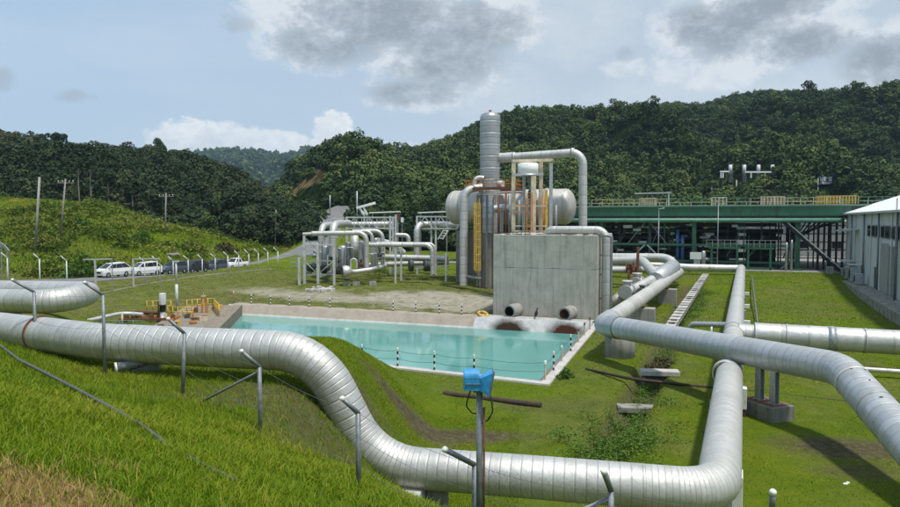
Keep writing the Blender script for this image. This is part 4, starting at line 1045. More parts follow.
# tower
tc = P(490, 190, 86); tw = thing('separator_tower', 'tall slim silver banded tower with a domed top', 'separator', up3(tc, 1.1)); zt = P(490, 111, 86).z; Rt = 1.27
prof = [(Rt + .18, 7.6), (Rt + .18, 12.6), (Rt, 13.0)] + [(Rt, z) for z in np.arange(14, zt - .8, 1.0)] + [(Rt, zt - .8)] + [(Rt * math.cos(a), zt - .8 + .7 * math.sin(a)) for a in np.linspace(.25, PI / 2 - .1, 6)] + [(0, zt - .1)]
MB().lathe(prof, up3(tc, 0), UP, 36, smooth=True, band=[z / .72 for r, z in prof]).build('shell', M['tower'], tw)
MB().lathe([(.16, zt - .2), (.16, zt + .12), (0, zt + .14)], up3(tc, 0), UP, 12).build('top_nozzle', M['rust'], tw)
for z in np.arange(14.2, zt - 1, 1.44): MB().lathe([(Rt, z - .04), (Rt + .035, z - .04), (Rt + .035, z + .04), (Rt, z + .04)], up3(tc, 0), UP, 36).build('strap', M['clad_old'], tw)
prof = [(Rt + .12, .6), (Rt + .12, 7.6)]; MB().lathe(prof, up3(tc, 0), UP, 24).build('skirt', M['skirt'], tw)
for k in range(6):
    a = PI + k * PI / 5; q = up3(tc, 0) + V((math.cos(a), math.sin(a) , 0)) * (Rt + .32); MB().bar(up3(q, .8), up3(q, 12.3), .22).build('stanchion', M['tan' if k % 3 == 0 else 'galv_dark'], tw)
# orange platform ring
zp_ = P(490, 189, 85).z; pf = thing('access_platform', 'orange railed platform wrapped round the foot of the silver tower', 'platform', up3(tc, zp_), )
hx, hy = 2.9, 2.4; Mr = Matrix.Translation(up3(tc, zp_) + d2 * .3) @ Matrix.Rotation(-math.radians(23), 4, 'Z')
cs = [Mr @ V((x, y, 0)) for x, y in ((-hx, -hy), (hx + .6, -hy), (hx + .6, hy), (-hx, hy))]
b = MB()
for i in range(4): b.bar(cs[i], cs[(i + 1) % 4], .25, .35)
b.build('deck_beam', M['rust'], pf)
MB().face([c + V((0, 0, .1)) for c in cs[:2]] + [Mr @ V((hx + .6, -1.6, .1)), Mr @ V((-hx, -1.6, .1))]).build('deck', M['orange'], pf)
for i in range(4):
    b = MB()
    for h in (.55, 1.05): b.bar(cs[i] + UP * h, cs[(i + 1) % 4] + UP * h, .07)
    for k in range(7): q = cs[i].lerp(cs[(i + 1) % 4], k / 6); b.bar(q, q + UP * 1.05, .06)
    b.build('railing', M['orange'], pf)
MB().tube(P(498, 184, 84), P(503, 184, 83.5), .42, 16).build('white_tank', M['white_steel'], pf)
# overhead vapour pipe
v0 = P(499, 158, 86); v1 = P(516, 157, 85); v2 = P(583, 152, 82); v3 = P(583.5, 232, 82)
vp = thing('vapour_pipe', 'grey pipe leaving the tower sideways and dropping behind the concrete block', 'pipe', up3(v3, 1))
MB().path([v0, P(514, 157, 85.2)], .62, n=20, band=.5).build('nozzle', M['clad'], vp)
MB().path([P(513, 157, 85.2), v2, up3(v3, 1.0)], .50, fil=1.5, n=24, step=1.4, band=1.2, eband=.4).build('tube', M['clad_fine'], vp)
for s in (.02, .86): collar(P(513, 157, 85.2).lerp(v2, s), v2 - v1, .6, .35, M['clad'], vp, 'flange')
# left down pipe
l0, l1, l2 = P(482, 187, 85), P(464, 190, 84.5), P(463.5, 283, 84)
dp = thing('down_pipe', 'silver pipe curving from the tower foot down to the grass, left side', 'pipe', up3(l2, 1))
MB().path([l0, l1, up3(l2, 1.1)], .50, fil=1.4, n=20, step=1.2, band=1.1, eband=.35).build('tube', M['clad'], dp)
MB().path([P(484, 178, 85), P(475, 177, 85), P(474.5, 185, 85)], .27, fil=.6, n=14, band=.5).build('small_bend', M['clad'], dp)
MB().path([P(463, 276, 84), P(481, 279, 83)], .2, n=12, band=.5).build('foot_pipe', M['galv_dark'], dp)
# yellow caged ladder
ly0, ly1 = P(477.5, 272, 83), P(477.5, 203, 83); ld = thing('caged_ladder', 'yellow caged ladder beside the silver down pipe', 'ladder', up3(ly0, 1.2))
b = MB()
for s in (-.25, .25): b.bar(ly0 + d2 * s, ly1 + d2 * s + UP * .6, .08)
for k in range(28): q = ly0.lerp(ly1, k / 27); b.bar(q - d2 * .25, q + d2 * .25, .05)
b.build('rails', M['yellow'], ld)
b = MB()
for k in range(9):
    q = ly0.lerp(ly1, (k + .3) / 9); pts = [q + d2 * (.42 * math.cos(a)) - d1 * (.62 * math.sin(a)) for a in np.linspace(0, PI, 8)]
    for s, e_ in zip(pts[:-1], pts[1:]): b.bar(s, e_, .04, .09)
b.build('hoops', M['yellow'], ld)
b = MB()
for a in np.linspace(.1, PI - .1, 6):
    o_ = d2 * (.42 * math.cos(a)) - d1 * (.62 * math.sin(a)); b.bar(ly0 + o_ + UP * .3, ly1 + o_, .09, .03)
b.build('cage_bars', M['yellow'], ld)
# valve frame standing behind the block top
fr = thing('valve_tower', 'cream and rust stained open frame with a white drum above the concrete block', 'steel frame', up3(P(530, 236, 76), 1.0))
for (u, vt, w, m, dd) in ((513.5, 163, .42, 'tan', 76), (533.5, 176, .52, 'tan', 74.6), (541, 160, .42, 'tan', 77), (551, 163, .36, 'galv', 75.5), (524, 176, .3, 'white_steel', 77.5), (546.5, 190, .3, 'yellow', 78)):
    a = P(u, vt, dd); MB().bar(a, up3(a, 1.0), w).build('column', M[m], fr)
b = MB().bar(P(512, 161, 76), P(553, 160, 76.5), .3, .3); b.build('top_beam', M['tan'], fr)
MB().bar(P(512, 175, 75), P(543, 174, 75.5), .35, .3).build('cross_beam', M['galv'], fr)
for v in (206, 226, 231): MB().bar(P(512, v, 75.6), P(552, v, 75.6), .14).build('cross_beam', M['tan'], fr)
dc = P(528, 175, 76); MB().lathe([(0, 0), (1.15, 0), (1.15, 1.25), (.95, 1.32), (0, 1.34)], dc, UP, 28).build('drum', M['white'], fr); MB().lathe([(1.28, -.1), (1.28, .06), (0, .06)], dc, UP, 28).build('drum_flange', M['galv'], fr)
MB().lathe([(0, -1.1), (.35, -1.1), (.42, -.5), (.35, -.1)], dc + d2 * .4, UP, 14).lathe([(.3, -4), (.3, -1.1)], dc + d2 * .4, UP, 12).build('valve_stem', M['galv_dark'], fr)
MB().lathe([(0, -.35), (.55, -.35), (.55, .35), (0, .35)], dc + d2 * .5 - UP * 2.2, d2, 18).build('actuator', M['dark_equip'], fr)
o0, o1 = P(529.5, 236, 73.8), P(529.5, 193, 73.8); b = MB()
for s in (-.3, .3): b.bar(o0 + d2 * s, o1 + d2 * s, .09)
for k in range(16): q = o0.lerp(o1, k / 15); b.bar(q - d2 * .3, q + d2 * .3, .06)
lo_ = thing('ladder', 'orange rusty ladder leaning in the frame above the concrete block', 'ladder', o0); b.build('rungs', M['orange'], lo_)
b = MB()
for v in (205, 212): b.bar(P(515, v, 74), P(528, v, 74), .1)
b.build('guard', M['orange'], lo_)
MB().path([P(494, 209, 80), P(500, 208, 80), P(511, 208, 79)], .45, n=14, band=1).build('connecting_pipe', M['galv'], fr)
for k, (u, v0_, v1_, m) in enumerate(((506, 192, 236, 'rust'), (509.5, 195, 236, 'galv_dark'), (537, 200, 236, 'rust'), (519, 200, 236, 'galv_dark'), (498.5, 196, 232, 'rust'), (556, 205, 236, 'galv_dark'), (543.5, 196, 236, 'orange'))):
    a = P(u, v0_, 79); MB().tube(up3(a, P(u, v1_, 79).z - 1), a, .12 + .05 * (k % 2), 8).build('riser', M[m], fr)
# valve cluster right of the block
vcx = thing('valve_cluster', 'cluster of pale pipes and rusty valves between the block and the receding pipe', 'pipework', up3(P(640, 300, 72), 0))
MB().path([P(605, 257.5, 96), P(668, 258, 92), farA + V((.2, .5, .1))], .62, fil=2.2, n=20, step=1.5, band=1.5, eband=.5).build('long_loop', M['clad_fine'], vcx)
MB().path([P(608, 261, 88), P(642, 260, 86), P(661, 281, 76)], .55, fil=2.2, n=20, step=1.5, band=1.5, eband=.5).build('short_loop', M['clad_fine'], vcx)
MB().path([P(610, 270, 84), P(660, 269.5, 88)], .4, n=16, band=2).build('low_pipe', M['clad'], vcx)
a, c = P(673, 267, 86), P(655, 281, 72); MB().tube(a, c, .95, 12).build('expansion_joint', M['clad_blue'], vcx); collar(a.lerp(c, .3), c - a, 1.02, .2, M['clad'], vcx, 'joint_band')
MB().path([P(652, 280, 70), P(616, 299, 65), P(611, 304, 66)], .5, n=18, step=1, band=.9).build('return_pipe', M['clad'], vcx)
MB().path([P(655, 286, 67), P(628, 301, 60), P(624, 302, 60)], .12, n=10).build('drain_line', M['white_steel'], vcx)
for (u, v, d, r, m) in ((627, 291, 65, .72, 'white_steel'), (637, 283, 70, .75, 'pipe_white'), (631, 270, 72, .45, 'rust'), (642, 292, 66, .5, 'galv_dark'), (650, 290, 66, .4, 'galv_dark')):
    q = P(u, v, d); ax = (P(655, 281, 72) - P(628, 297, 63)).normalized(); b = MB().lathe([(0, -r), (r * .95, -r), (r * .95, -r * .8), (r * .75, -r * .78), (r * .75, r * .78), (r * .95, r * .8), (r * .95, r), (0, r)], q, ax, 16).lathe([(0, 0), (r * .5, 0), (r * .5, r * 1.2), (r * .7, r * 1.22), (r * .7, r * 1.4), (0, r * 1.4)], q, UP, 14); b.build('valve_body', M[m], vcx)
for (u, v, d) in ((627, 268, 72), (633, 266, 71), (629, 275, 70)):
    q = P(u, v, d); MB().lathe([(.5, -.05), (.55, 0), (.5, .05), (.42, 0), (.5, -.05)], q, (1, -.5, .1), 16).bar(q - d1 * .5, q + d1 * .5, .07).bar(q - UP * .5, q + UP * .5, .07).build('handwheel', M['rust'], vcx)
MB().bar(P(638, 247, 72), up3(P(638, 247, 72), .3), .25).build('post', M['rust'], vcx)
for (u, v) in ((640, 300), (630, 304), (648, 299)):
    q = P(u, v, 62); MB().box(up3(q, .5), (.7, .7, 1.1), .3).build('plinth', M['conc'], vcx)
# cable tray on the lawn
t0_, t1_ = G(669.5, 327.5, .75), G(706, 274, 1.6); ct = thing('cable_trench', 'long raised concrete cable trench with dark gaps in its cover', 'cable trench', up3(t0_, 0))
L_ = (t1_ - t0_); n_ = 46; s_ = L_.normalized().cross(UP).normalized()
b = MB().bar(t0_ - UP * .12 - s_ * .32, t1_ - UP * .12 - s_ * .32, .14, .4).bar(t0_ - UP * .12 + s_ * .32, t1_ - UP * .12 + s_ * .32, .14, .4); b.build('side_walls', M['conc'], ct)
MB().bar(t0_ - UP * .22, t1_ - UP * .22, .5, .06).build('cable_bed', M['black'], ct)
for k in range(26):
    q = t0_ + L_ * ((k + .3) / 26); ww = random.uniform(.35, .85) * L_.length / 26; MB().box(q + UP * .10, (.82, ww, .07), -math.atan2(L_.x, L_.y)).build('cover_slab', M['conc_pale' if random.random() < .75 else 'conc'], ct)
for k in range(9): q = t0_ + L_ * ((k + .5) / 9); MB().box(up3(q, (q.z - .3) / 2), (.5, .3, q.z - .2), -math.radians(23)).build('leg', M['conc_dark'], ct)
# concrete slabs over the drain
def slab(u0, u1, v, d, lab, tilt, mat):
    a, c = P(u0, v, d), P(u1, v + tilt, d - .3); m = (a + c) / 2; yw = math.atan2(c.y - a.y, c.x - a.x); L = (c - a).length
    o = thing('drain_slab', lab, 'concrete slab', up3(m, gz(m.x, m.y)), 'slabs bridging the drain')
    Mx = Matrix.Translation(m) @ Matrix.Rotation(yw, 4, 'Z'); MB().box((0, 0, -.06), (L, .8, .28), M=Mx, bev=.02).build('deck', M[mat], o)
    for s in (-.42, .42): MB().box(Mx @ V((L * s, 0, -.55)), (.18, .6, .94), yw).build('leg', M['conc_moss'], o)
    MB().box(Mx @ V((0, .2, -.45)), (L * .8, .12, .5), yw).build('back_beam', M['conc_dark'], o)
slab(640, 679, 371.5, 39.5, 'flat concrete slab bridging the drain beside the rusty ground pipe', 2, 'conc_pale')
slab(617, 661, 406.5, 33.5, 'broken tilted concrete slab lying over the weedy drain', 4.5, 'conc_moss')
# rusty pipes on the grass
def ground_pipe(pts, r, lab):
    q = [G(u, v, z) for u, v, z in pts]; MB().path(q, r, fil=.8, n=10, step=1, band=1).build('rusty_pipe', M['rust_dark'], label=lab, cat='pipe')
ground_pipe([(444, 393.5, .16), (541, 405.5, .22)], .14, 'short rusty brown pipe lying on the grass behind the blue floodlight')
ground_pipe([(586, 369, .12), (632, 379, .5), (690, 385.5, .18), (740, 390.5, .1), (860, 403.5, .05), (960, 411, .02)], .085, 'long rusty brown pipe crossing the drain and passing below the straight pipe')
b = MB(); q = G(846, 484, .05); b.box(q, (.22, .12, .06), .3, .02); b.box(q + V((.08, .02, .04)), (.1, .1, .04), .9, .01); b.build('litter', M['white'], label='white scrap of litter on the bare patch of lawn', cat='litter')

# ================================================================== QUAY AT THE LEFT END OF THE POND
D0, A0 = np.array(POND[3]), np.array(POND[0]); qe = (A0 - D0) / np.linalg.norm(A0 - D0); qn = np.array([-qe[1], qe[0]])
def qp(s, o, z): q = D0 + qe * s + qn * o; return V((q[0], q[1], z))
qy = thing('pump_quay', 'grey brown concrete quay with rusty pump skid at the left end of the pond', 'quay', qp(10, 2.5, 0))
MB().ngon_prism([(p.x, p.y) for p in (qp(1.2, -1.15, 0), qp(21.6, -1.15, 0), qp(21.6, 4.5, 0), qp(1.2, 4.5, 0))], -1.4, .3).build('slab', M['quay'], qy)
def qpix(u, d): return V(((u - CX) / F * d, d, 0))
b0 = P(163, 322, 60.5); zb_ = .3
pmp = thing('pump', 'upright white pump motor with black bands on the quay', 'pump', (b0.x, b0.y, zb_))
MB().lathe([(0, 0), (.42, 0), (.42, .12), (.24, .12), (.24, .7)], (b0.x, b0.y, zb_), n=18).build('base', M['white_steel'], pmp)
MB().lathe([(.26, .7), (.26, 1.25), (.31, 1.25), (.31, 1.35)], (b0.x, b0.y, zb_), n=18).build('coupling', M['black'], pmp)
MB().lathe([(.30, 1.35), (.30, 2.3), (.24, 2.38), (0, 2.4)], (b0.x, b0.y, zb_), n=20).build('motor', M['white_steel'], pmp)
MB().path([V((b0.x - .35, b0.y - .1, .3)), V((b0.x - .35, b0.y - .1, 1.9)), V((b0.x - .1, b0.y - .1, 2.0))], .05, fil=.15, n=8).build('conduit', M['black'], pmp)
MB().path([V((b0.x, b0.y, .9)), V((b0.x - 2.6, b0.y + .5, .9)), V((b0.x - 2.8, b0.y + .6, .4))], .18, fil=.3, n=14, band=1).build('discharge_pipe', M['rust'], pmp)
sk = thing('pump_skid', 'rusty orange low frame on the quay around the white pump', 'skid frame', (b0.x, b0.y, .3))
for k, (dx, dy, L, yw) in enumerate(((-1.2, -.7, 4.6, .1), (-1.2, .9, 4.6, .1), (-3.3, 0, 1.8, 1.67), (1.1, 0, 1.8, 1.67), (-.2, 0, 1.8, 1.67))): MB().box((b0.x + dx, b0.y + dy, .42), (L, .14, .2), yw).build('beam', M['orange' if k % 2 else 'rust'], sk)
for k in range(7): MB().box((b0.x - 3 + k * .68, b0.y - .7 + random.uniform(0, 1.2), .62), (.3, .3, random.uniform(.2, .5)), random.random()).build('fitting', M[('rust', 'dark_equip', 'tan')[k % 3]], sk)
for k in range(16): q = qp(random.uniform(6, 20), random.uniform(.3, 4), .3); MB().box(q + UP * .15, (random.uniform(.2, .8), random.uniform(.1, .4), random.uniform(.1, .5)), random.random() * 3).build('debris_block', M[random.choice(('rust', 'orange', 'dark_equip', 'tan', 'yellow'))], qy)
def railing(name, lab, pts, h, n, mat, gp=None):
    o = thing(name, lab, 'railing', pts[0], gp)
    for a, c in zip(pts[:-1], pts[1:]):
        for k in (.5, 1.0): MB().tube(a + UP * h * k, c + UP * h * k, .045, 6).build('rail', M[mat], o)
        for k in range(n + 1): q = a.lerp(c, k / n); MB().tube(q, q + UP * (h + .02), .05, 6).build('post', M[mat], o)
q1, q2, q3, q4 = P(187, 310, 66), P(213, 309, 67.5), P(219, 318, 62.5), P(186, 318, 62)
for q in (q1, q2, q3, q4): q.z = .3
railing('safety_railing', 'bright yellow railing at the pond corner, right half of the quay', [q1, q2, q3], 1.1, 5, 'yellow', 'yellow railings of the quay')
q5, q6 = P(168, 317, 62.5), P(193, 318, 62); q5.z = q6.z = .3
railing('safety_railing', 'low yellow railing between the white pump and the pond corner', [q5, q6], .9, 5, 'yellow', 'yellow railings of the quay')
q7, q8 = P(147, 311, 66), P(171, 310, 66.5); q7.z = q8.z = .3
railing('safety_railing', 'yellow railing behind the white pump, left end of the quay', [q7, q8], 1.0, 4, 'yellow', 'yellow railings of the quay')
gt = thing('sluice_frame', 'orange and cream sluice frame among the yellow railings', 'sluice gate', up3(P(204, 312, 65), .3)); g0 = up3(P(202, 312, 65), .3); g1 = up3(P(206, 312, 65), .3)
for g in (g0, g1): MB().bar(g, g + UP * 1.6, .12).build('upright', M['orange'], gt)
MB().bar(g0 + UP * 1.6, g1 + UP * 1.6, .2, .16).build('head_beam', M['tan'], gt); MB().bar((g0 + g1) / 2, (g0 + g1) / 2 + UP * 2.0, .06).build('spindle', M['tan'], gt)
l0 = up3(P(177, 308, 68), .2); lt_ = P(178.5, 262, 68); ql = thing('lamp_post', 'thin white lamp post behind the quay pump', 'lamp post', l0)
MB().tube(l0, up3(l0, lt_.z * .55), .15, 10).tube(up3(l0, lt_.z * .55), up3(l0, lt_.z), .09, 10).build('pole', M['white_steel'], ql); MB().box(up3(l0, lt_.z + .05), (.5, .25, .12)).build('lamp_head', M['white_steel'], ql)

# ================================================================== PIPE RACKS AT THE LEFT
def z6(x, y, d=90): return P(290 + x / 5.294, 200 + y / 5.294, d)
def gr(p): return gz(p.x, p.y)
def posts(o, lst, w, mat, name='column'):
    for (x, y, d) in lst: a = z6(x, y, d); MB().bar(a, up3(a, gr(a) - .1), w).build(name, M[mat], o)
sk1 = thing('pipe_skid', 'white steel skid of headers, tanks and valves at the left of the gravel', 'pipe skid', up3(z6(240, 400, 89), 1.2))
posts(sk1, ((75, 182, 88), (147, 232, 88), (233, 232, 87), (48, 305, 87), (300, 165, 94), (160, 200, 94)), .3, 'white_steel')
for (x0, y0, x1, y1, d) in ((75, 236, 240, 236, 88), (75, 322, 240, 322, 88), (75, 395, 240, 395, 88), (0, 308, 75, 305, 87), (0, 330, 75, 330, 87), (0, 350, 75, 350, 88)): MB().bar(z6(x0, y0, d), z6(x1, y1, d), .16).build('beam', M['white_steel' if y0 < 300 else 'galv'], sk1)
for (x0, y0, x1, y1) in ((78, 200, 130, 250), (150, 390, 228, 325), (80, 325, 145, 390), (200, 300, 235, 240)): MB().bar(z6(x0, y0, 88.4), z6(x1, y1, 88.4), .12).build('brace', M['white_steel'], sk1)
MB().path([z6(68, 181, 88), z6(118, 179, 88)], 0.209, n=14).build('header_end', M['clad'], sk1)
MB().path([z6(116, 178, 88), z6(404, 174, 88), z6(406, 365, 88)], 0.320, fil=1.1, n=18, step=1.5, band=1.4, eband=.4).build('header', M['clad'], sk1)
MB().path([z6(330, 166, 91), z6(434, 166, 91), z6(437, 350, 91)], 0.237, fil=.9, n=16, band=1.4, eband=.4).build('header', M['clad'], sk1)
MB().path([z6(380, 164, 93), z6(490, 165, 93), z6(491, 345, 93)], 0.278, fil=1.0, n=16, band=1.4, eband=.4).build('header', M['clad'], sk1)
MB().path([z6(165, 300, 92), z6(165, 140, 92), z6(205, 132, 96), z6(300, 132, 99)], 0.432, fil=1.6, n=20, step=1.5, band=1.2, eband=.4).build('riser', M['clad'], sk1)
MB().path([z6(226, 300, 90), z6(226, 132, 90), z6(262, 124, 94), z6(310, 124, 97)], 0.501, fil=1.7, n=20, step=1.5, band=1.2, eband=.4).build('riser', M['clad'], sk1)
MB().tube(z6(342, 312, 90), z6(342, 178, 90), .52, 16).build('drop_pipe', M['clad'], sk1)
for (x, y0, y1, r, m) in ((192, 240, 395, .55, 'galv'), (280, 240, 390, .62, 'galv'), (310, 220, 390, .42, 'galv_dark'), (372, 215, 370, .55, 'galv'), (262, 300, 395, .5, 'dark_equip'), (215, 250, 330, .35, 'clad_old'), (455, 200, 360, .3, 'galv')): 
    a, c = z6(x, y0, 92), z6(x, y1, 92); MB().lathe([(0, 0), (r * .8, .05), (r, .3), (r, (a - c).length - .3), (r * .8, (a - c).length - .05), (0, (a - c).length)], c, UP, 14).build('canister', M[m], sk1)
for (x, y, r, m) in ((110, 360, .55, 'dark_equip'), (130, 345, .4, 'galv_dark'), (185, 365, .6, 'dark_equip'), (210, 385, .45, 'galv'), (255, 370, .55, 'dark_equip'), (100, 380, .4, 'galv')):
    q = z6(x, y, 89.5); MB().lathe([(0, -r), (r * .7, -r), (r, -r * .6), (r, r * .6), (r * .7, r), (0, r)], q, (1, .3, 0), 14).build('valve_body', M[m], sk1)
MB().path([z6(285, 375, 87), z6(345, 380, 86.6), z6(430, 368, 87.5), z6(505, 350, 90)], 0.292, n=18, band=1.2).build('floor_pipe', M['clad'], sk1)
MB().lathe([(0, -.6), (.5, -.55), (.75, -.2), (.78, .3), (.6, .6)], z6(300, 378, 86.6), (-1, -.5, 0), 18).build('flanged_end', M['clad'], sk1)
MB().path([z6(322, 360, 87), z6(322, 312, 87), z6(352, 312, 87), z6(354, 360, 87)], 0.118, fil=.35, n=12).build('small_loop', M['clad'], sk1)
for (x, y) in ((350, 398), (437, 392), (300, 398)): q = z6(x, y, 87); MB().box(up3(q, gr(q) + .15), (.9, .7, .7), .2).build('plinth', M['conc'], sk1)
rr = np.random.default_rng(5)
for k in range(26):      # small-bore pipes, stems and handrails of the skid
    x = rr.uniform(80, 520); y0 = rr.uniform(215, 300); d = rr.uniform(88, 93); L = rr.uniform(20, 110)
    if k % 3 == 0: MB().path([z6(x, y0, d), z6(x + L * .7, y0, d), z6(x + L * .7, y0 + rr.uniform(25, 80), d)], .09, fil=.25, n=8).build('small_pipe', M[('galv', 'clad', 'galv_dark')[k % 3]], sk1)
    elif k % 3 == 1: MB().bar(z6(x, y0, d), z6(x, 375 - rr.uniform(0, 20), d), .12).build('stanchion', M[('galv', 'white_steel', 'galv_dark')[int(rr.integers(3))]], sk1)
    else: q = z6(x, rr.uniform(290, 370), d); MB().lathe([(0, -.3), (.28, -.28), (.3, .2), (.1, .3), (.1, .6), (.32, .62), (.32, .68), (0, .68)], q, UP, 12).build('small_valve', M[('dark_equip', 'galv', 'rust')[int(rr.integers(3))]], sk1)
rk = thing('pipe_rack', 'white trussed pipe rack behind the skid, left of the silver tower', 'pipe rack', up3(z6(430, 200, 98), 1.3))
for y in (92, 150): MB().bar(z6(300, y, 98), z6(560, y, 98), .2).build('chord', M['white_steel'], rk); MB().bar(z6(300, y, 101.5), z6(560, y, 101.5), .2).build('chord', M['white_steel'], rk)
posts(rk, ((300, 88, 98), (530, 85, 98), (560, 78, 98), (545, 90, 101.5), (300, 90, 101.5)), .28, 'white_steel')
for k in range(6):
    xa, xb = 300 + k * 40, 340 + k * 40; MB().bar(z6(xa, 92 if k % 2 else 150, 98), z6(xb, 150 if k % 2 else 92, 98), .11).build('brace', M['white_steel'], rk); MB().bar(z6(xb, 92, 98), z6(xb, 150, 98), .1).build('brace', M['white_steel'], rk)
for k in range(5): MB().bar(z6(533, 150 + k * 40, 98), z6(558, 190 + k * 40, 98), .1).build('brace', M['white_steel'], rk)
MB().bar(z6(210, 98, 98), z6(290, 97, 98), .12).build('side_rail', M['white_steel'], rk); MB().bar(z6(210, 98, 98), z6(212, 130, 98), .12).build('side_rail', M['white_steel'], rk)
rp_ = thing('rack_pipe', 'fat silver pipe lying inside the left white rack', 'pipe', z6(420, 132, 99.5))
MB().path([z6(300, 130, 99.7), z6(540, 128, 99.7)], 0.418, n=18, step=2, band=1.5).build('tube', M['clad'], rp_)
MB().path([z6(560, 185, 96), z6(615, 186, 96), z6(628, 200, 96), z6(629, 235, 96)], 0.292, fil=.9, n=16, band=1, eband=.35).build('end_loop', M['clad'], rp_)
ml = thing('mid_pipe', 'low silver pipe on white legs dropping to the grass left of the down pipe', 'pipe', up3(z6(760, 390, 88), 1.2))
MB().path([z6(415, 238, 89), z6(752, 237, 88), z6(755, 392, 88)], 0.292, fil=1.0, n=18, step=1.6, band=1.5, eband=.4).build('tube', M['clad'], ml)
MB().path([z6(420, 228, 92), z6(768, 232, 91), z6(770, 385, 91)], 0.209, fil=.9, n=16, step=1.6, band=1.5, eband=.4).build('tube', M['clad'], ml)
posts(ml, ((558, 250, 88.5), (588, 250, 91)), .24, 'white_steel', 'leg'); MB().bar(z6(550, 268, 88.5), z6(600, 268, 91), .15).build('cross_beam', M['white_steel'], ml)
bp_ = thing('ground_main', 'pair of fat silver pipes lying low behind the white legged pipe', 'pipeline', up3(z6(640, 320, 95), 1.2))
MB().path([z6(440, 302, 95), z6(835, 312, 93)], 0.432, n=20, step=2, band=1.6).build('upper_tube', M['clad'], bp_); MB().path([z6(400, 345, 97), z6(840, 330, 95)], 0.348, n=18, step=2, band=1.6).build('lower_tube', M['clad'], bp_)
MB().path([z6(455, 215, 99), z6(545, 235, 100), z6(600, 280, 101)], 0.487, n=16).build('tank_cone', M['white_steel'], bp_)
for x in (640, 720, 735): q = z6(x, 345, 92); MB().lathe([(0, -.3), (.85, -.3), (.85, .3), (0, .3)], q, (1, .2, 0), 16).build('blind_flange', M['dark_equip'], bp_)
MB().bar(z6(640, 354, 92), z6(840, 354, 91), .22).build('sleeper_beam', M['galv'], bp_)
rk2 = thing('pipe_rack', 'white trussed rack between the left rack and the silver tower', 'pipe rack', up3(z6(780, 200, 99), 1.3))
for y in (88, 152): MB().bar(z6(672, y, 99), z6(885, y, 97), .2).build('chord', M['white_steel'], rk2)
posts(rk2, ((672, 84, 99), (748, 84, 98.5), (772, 84, 98.2)), .26, 'white_steel')
for k in range(5): xa = 672 + k * 42; MB().bar(z6(xa, 88 if k % 2 else 152, 98.8 - k * .35), z6(xa + 42, 152 if k % 2 else 88, 98.5 - k * .35), .11).build('brace', M['white_steel'], rk2)
rp2 = thing('rack_pipe', 'silver pipe rising into the rack next to the tower', 'pipe', up3(z6(672, 300, 97), 1.2))
MB().path([z6(671, 305, 98), z6(671, 130, 98), z6(720, 128, 100), z6(888, 130, 97)], 0.432, fil=1.5, n=20, step=1.5, band=1.4, eband=.4).build('tube', M['clad'], rp2)
st_ = thing('inclined_ladder', 'white slanted ladder hanging under the rack next to the tower', 'ladder', z6(800, 205, 96)); 
for dx in (0, 26): MB().bar(z6(782 + dx, 208, 96), z6(812 + dx, 160, 96), .24, .12).build('stringer', M['white'], st_)
for k in range(4): MB().bar(z6(786 + k * 9, 202 - k * 13, 96), z6(810 + k * 9, 202 - k * 13, 96), .1).build('rung', M['white'], st_)
posts(st_, ((825, 280, 90),), .25, 'white_steel', 'post')
for i, (x0, y0, x1, y1, lab) in enumerate(((425, 68, 582, 62, 'thin white canopy roof above the left white rack'), (680, 69, 842, 60, 'thin white canopy roof left of the big vessel'))):
    o = thing('canopy', lab, 'canopy', up3(z6((x0 + x1) / 2, y0, 103), 1.4)); a, c = z6(x0, y0, 103), z6(x1, y1, 103); MB().box((a + c) / 2, ((c - a).length, 3.0, .16), M=Matrix.Translation((a + c) / 2) @ Matrix.Rotation(.04 * -1, 4, 'Y')).build('roof', M['white'], o)
    posts(o, ((x0 + 12, y0 + 3, 103), (x1 - 12, y1 + 3, 103)), .14, 'galv')
jk = thing('lifting_arm', 'white slanted steel arm on angled legs above the racks', 'crane arm', up3(z6(390, 90, 105), 1.5))
MB().bar(z6(352, 42, 105), z6(452, 15, 105), .5, .35).build('arm', M['white'], jk)
for x in (368, 388): MB().bar(z6(x, 36, 105), z6(x + 22, 78, 105), .28).build('leg', M['white'], jk)
MB().bar(z6(365, 45, 105), z6(405, 76, 105), .2).build('brace', M['white'], jk); posts(jk, ((393, 76, 105), (406, 76, 105.4)), .22, 'white_steel', 'mast')
pg = thing('marker_flag', 'small red and white sign on a thin post at the rack end', 'sign', up3(z6(575, 100, 99), 1.3)); posts(pg, ((572, 75, 99),), .09, 'galv', 'post'); MB().box(z6(574, 90, 98.9), (.45, .05, .9)).build('board', M['rust'], pg); MB().box(z6(594, 105, 98.9), (.4, .05, .7)).build('board', M['white'], pg); MB().bar(z6(594, 100, 99), up3(z6(594, 100, 99), 1.3), .07).build('post', M['galv'], pg)
hp_ = MB(); q = z6(160, 424, 83); rr = np.random.default_rng(3)
for k in range(46): hp_.box((q.x + rr.normal(0, .8), q.y + rr.normal(0, .5), gr(q) + abs(rr.normal(0, .14))), tuple(rr.uniform(.2, .55, 3)), rr.uniform(0, 3), .05)
hp_.build('rubble', M['conc_pale'], kind='stuff', label='small heap of pale rubble on the grass before the skid', origin=(q.x, q.y, gr(q)))

